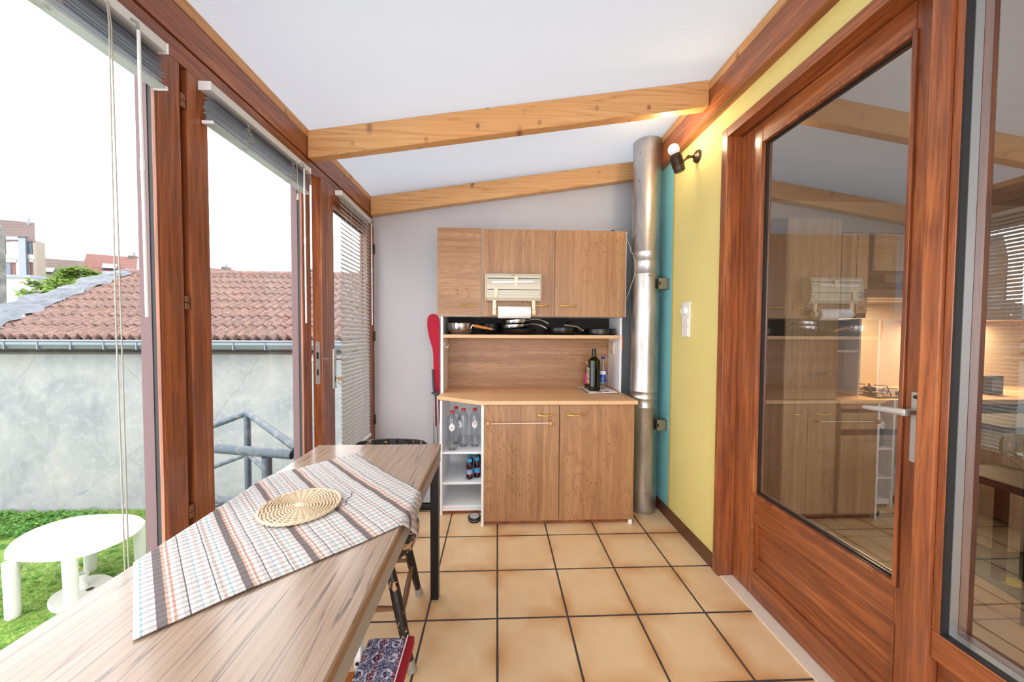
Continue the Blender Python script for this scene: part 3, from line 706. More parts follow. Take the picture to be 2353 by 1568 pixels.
# ================================================================== BLINDS
def blind(label, y0, y1, ztop, x, n, pitch, tilt, stacked, ladders, wand_y, wand_len, cord_y, cord_len, zb=None, base=None, two=False):
    t = thing('venetian_blind', label, 'blind', base or (x, (y0+y1)/2, ztop), 'white venetian blinds on the garden side')
    s = 0.0
    def zz(y, z): return z + s*(y-(y0+y1)/2)
    def bx(b, x0, x1, ya, yb, z0, z1):
        b.hexa([(x0, ya, zz(ya, z0)), (x1, ya, zz(ya, z0)), (x1, yb, zz(yb, z0)), (x0, yb, zz(yb, z0)),
                (x0, ya, zz(ya, z1)), (x1, ya, zz(ya, z1)), (x1, yb, zz(yb, z1)), (x0, yb, zz(yb, z1))])
    b = B(); bx(b, x, x+.04, y0, y1, ztop-.027, ztop); hr = b.obj('headrail', M['greyhead'], t)
    for ya, yb in ((y1, y1+.004), (y0-.004, y0)): b = B(); bx(b, x-.001, x+.042, ya, yb, ztop-.029, ztop+.001); sub(b, 'end_cap', M['white_plastic'], hr, t)
    xc = x+.02
    b = B()
    ya, yb = y0+.012, y1-.004
    def slat(z, a, hw, ya, yb, dx=0, cur=.0026):
        P = []
        for k in range(5):
            u = -1+k/2
            px = u*hw*cos(a); pz = -u*hw*sin(a) - cur*(u*u-1)*cos(a)*-1*0 + cur*(1-u*u)
            P.append((px+dx, pz))
        for (xa, za), (xb, zb_) in zip(P, P[1:]):
            v = [b.bm.verts.new(p) for p in ((xc+xa, ya, zz(ya, z+za)), (xc+xb, ya, zz(ya, z+zb_)), (xc+xb, yb, zz(yb, z+zb_)), (xc+xa, yb, zz(yb, z+za)))]
            b.bm.faces.new(v)
    if stacked:
        zs = ztop-.046
        slat(zs, rad(8), .0175, ya, yb)
        zlast = zs
        for i in range(n):
            zlast = zs-.010-i*.0066
            slat(zlast, rad(random.uniform(-8, 8)), .0165, ya+random.uniform(-.004, .004), yb+random.uniform(-.006, .006), random.uniform(-.004, .004))
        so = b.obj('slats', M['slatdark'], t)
        zr = zlast-.012
        b = B(); bx(b, xc-.018, xc+.018, ya, yb, zr-.008, zr); br = b.obj('bottom_rail', M['rail'], t)
        for yc, yd in ((yb, yb+.006), (ya-.006, ya)): bm_ = B(); bx(bm_, xc-.019, xc+.019, yc, yd, zr-.009, zr+.001); sub(bm_, 'rail_cap', M['white_plastic'], br, t)
        for ly in ladders:                                 # slack ladder cords in loops
            b = B()
            for k in range(7):
                z0_ = ztop-.05-k*(ztop-.05-zr)/7; P = []
                for q in range(9):
                    a = q/8*PI
                    P.append((x+.043+.008*sin(a)+random.uniform(0, .003), ly+random.uniform(-.012, .012)+.016*cos(a*1.7+k), zz(ly, z0_-.012*q/8+random.uniform(-.004, .004))))
                b.tube(P, .0011, 5, False)
            P = [(x+.02+.01*cos(q), ly+.012*sin(q*1.4), zz(ly, zr-.010-.004*abs(sin(q*2.1)))) for q in [i*.7 for i in range(9)]]
            b.tube(P, .0011, 5, False)
            b.obj('ladder_cord', M['cord'], t, True)
    else:
        z = ztop-.05
        i = 0
        while z > zb+.03 and i < 95:
            a = tilt
            yo = 0.0
            slat(z, a, .0130, ya+random.uniform(-.002, .002), yb+random.uniform(-.002, .002), 0)
            z -= pitch; i += 1
        b.obj('slats', M['slat'], t)
        b = B(); b.box(xc-.014, xc+.014, ya, yb, zb, zb+.018, .002); b.obj('bottom_rail', M['greyhead'], t)
        for ly in ladders:
            b = B()
            b.tube([(xc+.017, ly, ztop-.03), (xc+.017, ly, zb+.01)], .0012, 5); b.tube([(xc-.017, ly, ztop-.03), (xc-.017, ly, zb+.01)], .0012, 5)
            b.obj('ladder_cord', M['cord'], t)
    # lift cord and tilt wand
    if cord_len:
        b = B(); zc = zz(cord_y, ztop-.025)
        for dy in ((-.0045, .0045) if two else (0,)):
            b.tube([(x+.045, cord_y+dy*.3, zc), (x+.05, cord_y+dy*.6, zc-.06), (x+.05+dy*.4, cord_y+dy, zc-cord_len*.5), (x+.05, cord_y+dy+.004, zc-cord_len)], .0016, 6)
        if not two:
            b.lathe([(0, 0), (.004, .0), (.007, -.03), (.0, -.032)], T(x+.05, cord_y+.004, zc-cord_len), 10)
        b.obj('lift_cord', M['cord'], t, True)
    if wand_len:
        b = B(); zc = zz(wand_y, ztop-.018)
        b.tube([(x+.041, wand_y, zc), (x+.055, wand_y, zc-.008), (x+.058, wand_y, zc-.03)], .004, 8)
        h = b.obj('wand_hook', M['wandplastic'], t, True)
        b = B(); b.tube([(x+.058, wand_y, zc-.028), (x+.058, wand_y+.004, zc-wand_len)], .0042, 8)
        b.lathe([(.0055, 0), (.0055, .03)], T(x+.058, wand_y+.002, zc-wand_len*.5), 8); b.obj('tilt_wand', M['greyhead'], t, True)
    return t
bl1 = blind('raised white blind on the window nearest the camera, with long hanging cords', .02, 1.121, 2.203, XW+.002, 10, 0, 0, True, (.22, .84), 1.018, .80, .955, 1.62, two=True)
bl2 = blind('raised white blind stacked above the closed garden door leaf', 1.284, 1.930, 2.203, XW+.002, 10, 0, 0, True, (1.46, 1.76), 1.835, .80, 1.79, .16)
bl3 = blind('lowered white blind covering the pane of the ajar garden door', 2.238, 2.800, 2.207, XW+.004, 0, .0277, rad(57), False, (2.40, 2.62), 2.752, .80, 2.655, .44, zb=.52, base=(XW, HY, 0))
bl3.rotation_euler.z = OPEN
# ================================================================== DINING TABLE
TZ = .775
tb = thing('dining_table', 'long wood-look dining table with a black steel leg by the garden window', 'table', (-.585, 1.0, 0))
TX0, TX1, TY0, TY1 = -.888, -.283, .10, 1.787
b = B(); b.box(TX0, TX1, TY0, TY1, TZ-.012, TZ, .002); b.obj('tabletop', M['tabletop'], tb)
b = B(); b.box(TX0+.001, TX1-.001, TY0+.001, TY1-.001, TZ-.036, TZ-.0125, .001); b.obj('edge_band', M['tableedge'], tb)
b = B(); e = .002
for x0, x1, ya, yb in ((TX0+e, TX0+.029, TY0+e, TY1-e), (TX1-.029, TX1-e, TY0+e, TY1-e), (TX0+.03, TX1-.03, TY0+e, TY0+.03), (TX0+.03, TX1-.03, TY1-.03, TY1-e)):
    b.box(x0, x1, ya, yb, TZ-.088, TZ-.0365, .002)
b.obj('apron', M['apron'], tb)
for x in (TX0+.006, TX1-.046):
    for y in (TY0+.006, TY1-.046):
        b = B(); b.box(x, x+.040, y, y+.040, .012, TZ-.089, .003); lg = b.obj('leg', M['blackmetal'], tb)
        b = B(); b.box(x+.001, x+.039, y+.001, y+.039, 0, .012, .002); sub(b, 'foot_cap', M['black'], lg, tb)

# plaid cloth laid askew, two corners hanging over the long edges
def cloth_obj():
    d = Vector((-.70, .714, 0)).normalized(); p = Vector((d.y, -d.x, 0))
    C0 = onz(305, 1478, TZ); C0.z = 0
    L = .695
    n = 64
    bm = bmesh.new(); uvl = bm.loops.layers.uv.new('uv')
    V = {}
    for i in range(n+1):
        for j in range(n+1):
            u, v = i/n*L, j/n*L
            q = C0 + p*u + d*v
            q.x += .004*sin(9*v+1.0)*(u/L); q.y += .004*sin(11*u)
            x, y = q.x, q.y
            wr = .0012*sin(31*u+7*v)*sin(17*v-5*u)+.0012*sin(55*v+11*u)
            fold = .006*math.exp(-((u-.02)/.02)**2)*0
            z = TZ+.0036+max(-.001, wr)
            R_ = .006
            if x > TX1+.002:
                s = x-(TX1+.002); x = TX1+.007+.010*sin(min(1, s/.03)*PI/2)+.010*sin(40*y+1)*min(1, s/.08)+.03*s; z = TZ+.0036-s
            if x < TX0-.002:
                s = (TX0-.002)-x; x = TX0-.007-.006*sin(min(1, s/.03)*PI/2)-.006*sin(34*y)*min(1, s/.1); z = TZ+.0036-s
            V[i, j] = (bm.verts.new((x, y, z)), (u, v))
    for i in range(n):
        for j in range(n):
            q = [V[i, j], V[i+1, j], V[i+1, j+1], V[i, j+1]]
            f = bm.faces.new([a[0] for a in q])
            for lp, a in zip(f.loops, q): lp[uvl].uv = (a[1][0]/L*1.0, a[1][1]/L*1.0)
    bmesh.ops.recalc_face_normals(bm, faces=bm.faces)
    me = D.meshes.new('tablecloth'); bm.to_mesh(me); bm.free(); me.shade_smooth(); me.materials.append(M['plaid'])
    o = D.objects.new('tablecloth', me); COL.objects.link(o)
    md = o.modifiers.new('thickness', 'SOLIDIFY'); md.thickness = .0014; md.offset = 1
    return o
tag(cloth_obj(), 'white plaid cotton cloth with brown and blue stripes laid askew on the table', 'tablecloth')

# wicker placemat
def wicker():
    c = Vector((-.628, 1.142, TZ+.0085)); R0 = .112
    t = thing('wicker_placemat', 'round woven wicker mat lying on the plaid cloth', 'placemat', tuple(c))
    b = B(); ns = 30
    for k in range(ns):
        a = 2*PI*k/ns
        b.tube([c+Vector((r*cos(a), r*sin(a), .004)) for r in (.012, .05, .085, R0)], .0018, 6)
    b.obj('spoke', M['wicker'], t, True)
    b = B(); rows = 20
    for q in range(rows):
        r = .016+(R0-.018)*q/(rows-1); P = []
        m = ns*4
        for k in range(m+1):
            a = 2*PI*k/m
            P.append(c+Vector((r*cos(a), r*sin(a), .0048+.0036*cos(ns/2*a+PI*q)+random.uniform(-.0004, .0004))))
        b.tube(P, .0024, 6, False)
    b.obj('weave', M['wicker'], t, True)
    b = B()
    for s in range(3):
        m = 90; P = []
        for k in range(m+1):
            a = 2*PI*k/m; P.append(c+Vector(((R0+.002+.003*cos(ns*a*.5+2.1*s))*cos(a), (R0+.002+.003*cos(ns*a*.5+2.1*s))*sin(a), .0055+.003*sin(ns*a*.5+2.1*s))))
        b.tube(P, .0026, 6, False)
    b.tube([c+Vector((-R0*.9, -.07, .004)), c+Vector((-R0-.004, -.066, .003))], .002, 5)
    b.obj('braided_rim', M['wicker'], t, True)
    b = B(); b.lathe([(0, .001), (.02, .001), (.022, .005), (.014, .010), (0, .011)], T(*c), 18)
    b.obj('woven_hub', M['wicker'], t, True)
wicker()
# loose black thread on the cloth
b = B(); b.tube([onz(793, 1162, TZ+.005), onz(797, 1148, TZ+.006), onz(806, 1142, TZ+.006), onz(809, 1130, TZ+.006)], .0008, 5)
tag(b.obj('loose_thread', M['gasket']), 'short dark loose thread beside the wicker mat on the cloth', 'thread')

# ================================================================== BLACK CHAIR (far end of table)
ch = thing('wooden_chair', 'worn black painted wooden chair tucked under the far end of the table', 'chair', (-.58, 1.62, 0))
SX = -.575
b = B(); pts = []
for k in range(40):
    a = 2*PI*k/40
    ex = .222*(abs(cos(a))**.72)*(1 if cos(a) > 0 else -1); ey = .20*(abs(sin(a))**.72)*(1 if sin(a) > 0 else -1)
    pts.append((SX+ex, 1.56+ey, .425))
b.prism(pts, (0, 0, .032), .007); b.obj('seat', M['wornseat'], ch)
legs = {'fr': ((SX+.13, 1.44, .425), (-.331, 1.372, 0)), 'fl': ((SX-.13, 1.44, .425), (-.82, 1.372, 0)),
        'rr': ((SX+.12, 1.68, .425), (-.392, 1.785, 0)), 'rl': ((SX-.12, 1.68, .425), (-.76, 1.785, 0))}
def lerp(a, b_, t): return Vector(a)*(1-t)+Vector(b_)*t
for kx, (a, c) in legs.items():
    b = B(); b.tube([lerp(a, c, q/10) for q in range(10)]+[lerp(a, c, .955)], .016, 14, rf=lambda t: .0135+.0065*sin(min(1, t*1.15)*PI)**.8+.001)
    lg = b.obj('leg', M['worn'], ch, True)
    b = B(); b.tube([lerp(a, c, .90), lerp(a, c, .995)], .0175, 14, rf=lambda t: .0165+.003*t); sub(b, 'rubber_foot', M['ferrule'], lg, ch, True)
for p, q, t_ in (('fr', 'rr', .56), ('fl', 'rl', .56), ('fr', 'fl', .46), ('rr', 'rl', .5)):
    A_ = lerp(*legs[p], t_); C_ = lerp(*legs[q], t_); b = B()
    b.tube([lerp(A_, C_, k/8) for k in range(9)], .01, 10, rf=lambda t: .0075+.0055*sin(t*PI)); b.obj('stretcher', M['wornwood'], ch, True)
# back: spindles and bent top board
b = B()
def backpt(u, v):
    x = SX+(-.205+.41*u); yy = 1.915+.045*(1-(2*u-1)**2); return Vector((x, yy, .61+v))
n = 24
top = [backpt(k/n, .0+.128+.010*(1-abs(2*k/n-1)**6)-.018*max(0, abs(2*k/n-1)-.86)/.14) for k in range(n+1)]
bot = [backpt(k/n, .03+.02*max(0, abs(2*k/n-1)-.8)/.2) for k in range(n+1)]
for k in range(n):
    v = [top[k], top[k+1], bot[k+1], bot[k]]; off = Vector((0, .016, 0))
    b.hexa([bot[k], bot[k+1], bot[k+1]+off, bot[k]+off, top[k], top[k+1], top[k+1]+off, top[k]+off])
bmesh.ops.remove_doubles(b.bm, verts=b.bm.verts, dist=.0004)
b.obj('top_rail', M['worn'], ch, True)
for u in (.05, .28, .5, .72, .95):
    b = B(); tp = backpt(u, .04)+Vector((0, .008, 0)); bt = Vector((SX+(u-.5)*.30, 1.735-.02*abs(u-.5), .455))
    b.tube([lerp(bt, tp, k/6) for k in range(7)], .008, 10, rf=lambda t: .0075+.003*sin(t*PI)); b.obj('spindle', M['worn'], ch, True)

# ================================================================== WHITE CHAIR WITH PERSIAN SEAT COVER (foreground, mostly under the table)
wc = thing('white_chair', 'white painted chair with a wooden block, half under the near table edge', 'chair', (-.34, .86, 0))
b = B(); b.box(-.373, -.26, .70, 1.012, .405, .425, .003); b.obj('seat', M['white_board'], wc)
for y in (.715, .985):
    for x in (-.285,):
        b = B(); b.box(x, x+.022, y, y+.022, 0, .404, .002); b.obj('leg', M['white_board'], wc)
for ya, yb, nm in ((.965, .990, 0), (.715, .74, 0)):
    b = B(); b.box(-.392, -.3735, ya, yb, 0, .66, .002); up = b.obj('upright', M['white_board'], wc)
    for z in (.36, .43, .50): b = B(); b.lathe([(0, 0), (.005, 0), (.005, .002), (0, .002)], T(-.383, ya, z) @ Rx(90), 10); sub(b, 'screw', M['gasket'], up, wc)
b = B(); b.box(-.418, -.374, .925, .962, .375, .412, .004); b.box(-.418, -.396, .93, .955, 0, .374, .003); b.obj('wooden_block', M['handlewood'], wc)
sc = thing('seat_cover', 'folded persian patterned cloth with a dark red border on the white chair', 'cushion', (-.32, .87, .425))
b = B(); b.box(-.372, -.262, .705, 1.025, .426, .449, .006); b.obj('cloth_pad', M['persian'], sc)
b = B(); b.box(-.2615, -.240, .702, 1.028, .424, .451, .006); b.obj('border', M['rugborder'], sc)
b = B(); b.box(-.2615, -.258, .702, 1.028, .4512, .4525, 0); b.obj('border_stripe', M['labelwhite'], sc)

# ================================================================== OAK DRESSER
BX0, BX1, BF, BB = -.106, .955, 2.398, 2.985
CT = .872
bc = thing('base_cabinet', 'oak base cabinet with two doors and a wooden knobbed towel rail', 'cabinet', (.42, 2.7, 0))
b = B(); b.box(BX0, BX0+.016, BF+.0005, BB, .0, .841); b.box(BX1-.018, BX1-.002, BF+.02, BB, .03, .841)
b.box(BX0+.016, BX1-.018, BF+.02, BB, .03, .046); b.box(BX0+.016, BX1-.018, BF+.02, BB, .826, .841); b.box(BX0+.016, BX1-.018, BB-.012, BB, .046, .826)
b.box(BX1-.03, BX1-.006, BF+.004, BF+.02, 0, .03)
b.obj('carcass', M['white_board'], bc)
b = B(); b.box(BX0+.018, BX1-.03, BF+.03, BF+.045, 0, .0295); b.obj('plinth', M['mahy'], bc)
sp = .431
for x0, x1 in ((BX0+.0165, sp-.002), (sp+.002, BX1)):
    b = B(); b.box(x0, x1, BF, BF+.018, .036, .840, .0012); dr = b.obj('door', M['oakz'], bc)
    hx = sp-.155 if x0 < 0 else sp+.050
    hx0 = hx; b = B()
    zc = .775
    b.tube([(hx0, BF, zc+.004), (hx0, BF-.018, zc+.003), (hx0+.025, BF-.022, zc-.002), (hx0+.055, BF-.024, zc-.004), (hx0+.085, BF-.022, zc-.002), (hx0+.11, BF-.018, zc+.003), (hx0+.11, BF, zc+.004)], .0042, 10)
    sub(b, 'handle', M['brass'], dr, bc, True)
rx0, rx1, rz0 = ony(1122, 970, BF-.03).x, ony(1266, 968, BF-.03).x, .722
rl = B(); rl.tube([(rx0, BF-.032, rz0), (rx1, BF-.032, rz0+.004)], .0028, 8); rr = rl.obj('towel_rail', M['white_plastic'], bc, True)
for x in (rx0, rx1):
    b = B(); b.lathe([(0, -.016)]+[(.0165*cos(rad(q)), .0165*sin(rad(q))) for q in (-70, -45, -20, 0, 20, 45, 70)]+[(0, .0165)], T(x, BF-.032, rz0), 16)
    b.tube([(x, BF-.02, rz0), (x, BF, rz0)], .006, 8); sub(b, 'rail_knob', M['woodtan'], rr, bc, True)
# open shelf end unit
su = thing('shelf_unit', 'narrow white open shelf unit with drink bottles at the left end of the dresser', 'shelf', (-.26, 2.77, 0))
SF = 2.562
UX0, UX1 = -.413, BX0-.001
b = B(); b.box(UX0, UX0+.017, SF-.004, BB, 0, .841, .001); b.box(UX0+.017, UX1, BB-.012, BB, .05, .841); b.obj('side_panel', M['white_board'], su)
for z, d_ in ((.466, 0), (.241, 0), (.066, .006)):
    b = B(); b.box(UX0+.0175, UX1, SF+d_, BB-.013, z-.017, z, .001); b.obj('shelf', M['white_board'], su)
b = B(); b.box(UX0+.0175, UX1, SF+.004, SF+.018, .028, .047); b.obj('fascia', M['white_board'], su)
b = B(); b.box(UX0+.0175, UX1, SF+.02, SF+.033, 0, .027); b.obj('plinth', M['mahy'], su)
# worktop
b = B(); b.prism([(UX0-.018, 2.585, CT-.027), (BX0-.004, BF-.012, CT-.027), (BX1+.020, BF-.012, CT-.027), (BX1+.020, BB+.005, CT-.027), (UX0-.018, BB+.005, CT-.027)], (0, 0, .027), .002)
tag(b.obj('worktop', M['oaklight']), 'oak worktop with a cut off left corner on the base cabinet', 'worktop')
# hutch
HF, HX0, HX1 = 2.70, -.428, .966
UZ0, UZ1, UF = 1.456, 2.098, 2.612
hu = thing('hutch', 'oak hutch with three upper doors, white sides and a pan shelf', 'cabinet', (.27, 2.85, CT))
b = B(); b.box(HX0, HX0+.017, HF, BB, CT+.0005, UZ0); b.obj('side_panel', M['white_board'], hu)
b = B(); b.box(HX1-.017, HX1, HF, BB, CT+.0005, UZ0); b.obj('side_panel', M['white_board'], hu)
b = B(); b.box(HX0+.018, HX1-.018, BB-.012, BB, CT+.0005, UZ0-.001); b.obj('back_panel', M['oakx'], hu)
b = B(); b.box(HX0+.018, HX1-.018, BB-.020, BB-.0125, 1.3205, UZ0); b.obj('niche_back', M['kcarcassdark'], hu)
b = B(); b.box(HX0+.018, HX1-.018, HF-.012, BB-.013, 1.294, 1.320, .002); b.obj('shelf', M['oaklight'], hu)
b = B(); b.box(HX0-.002, HX1+.002, UF+.020, BB, UZ0+.001, UZ1-.001); b.obj('upper_carcass', M['white_board'], hu)
s1, s2 = ony(1106, 600, UF).x, ony(1275, 600, UF).x
ux0, ux1 = ony(1005, 620, UF).x, ony(1438, 620, UF).x
for i, (x0, x1) in enumerate(((ux0, s1-.003), (s1+.003, s2-.002), (s2+.002, ux1))):
    b = B(); b.box(x0, x1, UF, UF+.018, UZ0+(.004 if i == 0 else 0), UZ1+(.003 if i == 0 else -.002), .0012)
    dr = b.obj('door', M['oakx' if i == 0 else 'oakz'], hu)
    hx = (ony(1055, 703, UF).x, ony(1224, 704, UF).x, ony(1287, 704, UF).x)[i]; zc = ony(1287, 704, UF).z; b = B()
    b.tube([(hx, UF, zc), (hx, UF-.016, zc), (hx+.03, UF-.021, zc+.001), (hx+.09, UF-.021, zc+.001), (hx+.118, UF-.016, zc), (hx+.118, UF, zc)], .0042, 10); sub(b, 'handle', M['brass'], dr, hu, True)
# fittings on the hutch sides
hk = thing('hook', 'small white utensil hook on the left side of the hutch', 'hook', (HX0+.017, 2.76, 1.22))
p = Vector((HX0+.0175, 2.75, 1.26)); b = B(); b.tube([p+Vector(q) for q in ((.002, 0, 0), (.004, 0, -.025), (.012, 0, -.042), (.024, 0, -.044), (.030, 0, -.032), (.031, 0, -.022))], .0032, 8); b.obj('wire', M['white_plastic'], hk, True)
so = thing('wall_socket', 'cream double slotted socket on the right inner side of the hutch', 'socket', (HX1-.017, 2.82, 1.2))
x = HX1-.0175; b = B(); b.box(x-.014, x, 2.80, 2.915, 1.168, 1.268, .006); pl = b.obj('cover_plate', M['cream'], so)
b = B()
for y in (2.832, 2.882): b.lathe([(.0, 0), (.019, 0), (.019, .0012), (0, .0012)], T(x-.014, y, 1.218) @ Ry(-90) @ Matrix.Diagonal((1.25, .8, 1, 1)), 18)
sub(b, 'socket_well', M['cream_light'], pl, so)
b = B()
for y in (2.832, 2.882):
    for dz in (-.012, .012): b.lathe([(0, 0), (.003, 0), (.003, .0006), (0, .0006)], T(x-.0153, y, 1.218+dz) @ Ry(-90), 8)
sub(b, 'pin_hole', M['gasket'], pl, so)
b = B(); b.box(HX1+.001, HX1+.022, 2.73, 2.80, 1.20, 1.318, .003)
tag(b.obj('orange_box', M['orange']), 'small orange box fixed to the outer right side of the hutch', 'box')
q = ony(1408, 523, 2.80); b = B(); b.lathe([(0, 0), (.016, 0), (.016, .05), (.0145, .055), (0, .055)], T(q.x, 2.80, UZ1), 14)
tag(b.obj('black_tube', M['black']), 'short black tube standing on top of the hutch at the right', 'tube', None)
b = B(); P = [ony(px, py, 2.615-.14*max(0, min(1, (px-1439)/14))) for px, py in ((1439, 542), (1443, 556), (1449, 570), (1449, 576), (1455, 586), (1459, 600), (1460, 618), (1458, 634), (1449, 660), (1443, 678), (1438, 692))]
b.tube(P, .0028, 7); tag(b.obj('cable', M['cord'], None, True), 'cream cable bulging out beside the right edge of the hutch', 'cable')

# wrap dispenser and kitchen roll on the middle upper door
wd = thing('wrap_dispenser', 'cream plastic wrap dispenser with two slide cutters on the middle upper door', 'dispenser', (.06, UF, 1.66))
yF = UF-.085
px0, px1 = ony(1115, 660, yF).x, ony(1244, 660, yF).x; zT, zB = ony(1180, 628, yF).z, ony(1180, 691, yF).z
b = B(); zm = (zT+zB)/2; hh = (zT-zB)/2
prof = [(UF-.001, zB+.006), (UF-.055, zB+.0), (UF-.080, zB+.022), (UF-.088, zm), (UF-.080, zT-.020), (UF-.060, zT), (UF-.001, zT+.004)]
b.prism([(px0+.008, y, z) for y, z in prof], (px1-px0-.016, 0, 0), .003); bo = b.obj('casing', M['cream'], wd)
for x0, x1 in ((px0, px0+.0075), (px1-.0075, px1)):
    b = B(); b.prism([(x0, y-.002 if y < UF-.01 else y, z+(.003 if z > zm else -.003)) for y, z in prof], (x1-x0, 0, 0), .003); sub(b, 'end_cheek', M['cream'], bo, wd)
b = B()
for z in (ony(1180, 640, yF).z, ony(1180, 666, yF).z): b.box(px0+.015, px1-.012, yF-.0035, yF+.006, z-.0018, z+.0018)
sub(b, 'slot', M['gasket'], bo, wd)
b = B()
for py in (648.5, 675): 
    z = ony(1180, py, yF).z; b.box(px0+.015, px1-.013, yF-.0055, yF+.004, z-.0105, z-.0085); b.box(px0+.015, px1-.013, yF-.0055, yF+.004, z+.0085, z+.0105); b.box(px0+.015, px0+.018, yF-.0055, yF+.004, z-.009, z+.009); b.box(px1-.016, px1-.013, yF-.0055, yF+.004, z-.009, z+.009)
sub(b, 'groove_rim', M['cream'], bo, wd)
z = ony(1180, 648.5, yF).z; xa, xb = ony(1130, 648, yF).x, ony(1228, 648, yF).x
b = B(); b.prism([(xa, yF-.006, z+.006), (xb, yF-.006, z+.009), (xb-.005, yF-.006, z-.001), (xa+.09, yF-.006, z-.008), (xa+.005, yF-.006, z-.009)], (0, -.0012, 0)); b.obj('foil_strip', M['paper'], wd)
for px, py0, py1 in ((1186, 636, 658), (1140, 663, 684)):
    xx = ony(px, 650, yF).x; za, zb_ = ony(px, py0, yF).z, ony(px, py1, yF).z
    b = B(); b.hexa([(xx-.010, yF-.008, zb_), (xx+.008, yF-.008, zb_), (xx+.008, yF, zb_), (xx-.010, yF, zb_), (xx-.0145, yF-.012, za), (xx+.0145, yF-.012, za), (xx+.0145, yF, za), (xx-.0145, yF, za)])
    bmesh.ops.bevel(b.bm, geom=list(b.bm.edges), offset=.003, segments=2, affect='EDGES'); b.obj('slide_cutter', M['cream_light'], wd, True)
b = B(); b.lathe([(0, 0), (.006, 0), (.006, .001), (0, .001)], T(ony(1179, 632, UF-.07).x, yF+.0045, ony(1179, 632, yF).z) @ Rx(90) @ Matrix.Diagonal((2.0, .55, 1, 1)), 20); b.obj('oval_badge', M['print_grey'], wd)
yR = UF-.060
rz = ony(1182, 718, yR).z
for px, s in ((1136, -1), (1226, 1)):
    xx = ony(px, 700, yR).x; b = B()
    b.box(xx-.013, xx+.013, yR-.006, yR+.008, rz+.02, zB+.004, .003); b.box(xx-.004, xx+.004, yR-.008, yR-.006, rz+.048, zB-.004)
    b.lathe([(0, -.014), (.021, -.014), (.0235, -.008), (.0235, .008), (.021, .014), (0, .014)], T(xx, yR, rz) @ Ry(90), 20)
    b.obj('roll_arm', M['cream_light'], wd, True)
xl, xr = ony(1144.5, 718, yR).x, ony(1219, 718, yR).x
pr = thing('kitchen_roll', 'white paper towel roll held below the wrap dispenser', 'paper roll', ((xl+xr)/2, yR, rz))
b = B(); b.lathe([(.019, xl), (.0425, xl), (.0435, xl+.002), (.0435, xr-.002), (.0425, xr), (.019, xr)], T(0, yR, rz) @ Ry(90), 32, False)
b.obj('paper', M['paper'], pr, True)
b = B(); b.lathe([(.0185, xl+.001), (.0185, xr-.001)], T(0, yR, rz) @ Ry(90), 20, False); b.obj('cardboard_core', M['woodtan'], pr, True)
b = B(); b.box(xl+.001, xr-.001, yR-.0445, yR-.0425, rz-.012, rz-.0105); b.obj('sheet_edge', M['paper'], pr)
# ================================================================== PANS ON THE SHELF
PZ = 1.3205
def pan(label, cx, cy, r, h, mat, name='frying_pan', flare=1.12, handle=None, hm=None, z=PZ, tilt=None, cat='pan'):
    t = thing(name, label, cat, (cx, cy, z))
    Mx = T(cx, cy, z) @ (tilt or Matrix())
    b = B(); rb = r/flare
    b.lathe([(0, 0), (rb*.95, 0), (rb, .004), (rb+(r-rb)*.5, h*.22), (rb+(r-rb)*.82, h*.5), (rb+(r-rb)*.95, h*.8), (r, h*.97), (r+.001, h), (r-.002, h), (rb+(r-rb)*.92-.003, h*.8), (rb+(r-rb)*.78-.003, h*.5), (rb+(r-rb)*.46-.003, h*.22), (rb-.004, .006), (0, .005)], Mx, 36)
    bo = b.obj('bowl', mat, t, True)
    if handle:
        b = B(); b.tube([Mx @ Vector(p) for p in handle[0]], handle[1], 10, rf=handle[2] if len(handle) > 2 else None); b.obj('handle', hm, t, True)
    return t, Mx
P0 = ony(1066, 763, 2.80).x
t, Mx = pan('stainless saucepan with a tan wooden handle at the left of the pan shelf', ony(1059, 750, 2.805).x, 2.805, .108, .088, M['steel'], 'saucepan', 1.45)
c = Vector((t.location.x, 2.805, PZ))
b = B(); a0 = ony(1086, 748, 2.715); a1 = ony(1132, 757, 2.705)
b.tube([lerp(a0, a1, k/8) for k in range(9)], .011, 14, rf=lambda q: .0085+.0035*sin(min(1, q*1.1+.12)*PI)); h = b.obj('handle', M['handlewood'], t, True)
b = B(); b.tube([a1, a1+Vector((.018, .0, -.002))], .009, 12); b.tube([a1+Vector((.015, 0, -.001)), c+Vector((.05, -.02, .05))], .004, 8); sub(b, 'collar', M['blackpan'], h, t, True)
b = B(); b.tube([a0+Vector((-.006, 0, 0)), a0+Vector((.004, 0, 0))], .0105, 14); b.tube([a0+Vector((-.004, -.008, 0)), a0+Vector((-.016, -.004, -.024)), a0+Vector((-.014, .006, -.026)), a0+Vector((0, .006, -.004))], .0016, 6); sub(b, 'hanging_ring', M['chrome'], h, t, True)
t, Mx = pan('wide black frying pan behind the wooden handled saucepan', -.055, 2.868, .088, .085, M['blackpan'], flare=1.5, z=PZ)
x1 = ony(1192, 760, 2.80).x
t, Mx = pan('black wok-like pan under the stacked stainless pans', x1, 2.815, .138, .046, M['blackpan'], flare=1.35)
def stain(label, z, dx, ta):
    t, Mx = pan(label, x1+dx-.03, 2.80, .104, .034, M['steel'], 'stainless_pan', 1.10, None, None, z, Ry(ta))
    b = B(); c0 = Vector((x1+dx+.055, 2.735, z+.026))
    b.tube([c0, c0+Vector((.035, -.02, .010)), c0+Vector((.075, -.045, .010)), c0+Vector((.115, -.066, -.002)), c0+Vector((.150, -.082, -.022))], .006, 10, rf=lambda q: .0062-.0015*q); h = b.obj('handle', M['steel'], t, True)
    e_ = c0+Vector((.152, -.083, -.024)); b = B(); b.lathe([(0, -.006), (.006, -.003), (.007, 0), (.006, .003), (0, .006)], T(*e_), 12); sub(b, 'handle_knob', M['chrome'], h, t, True)
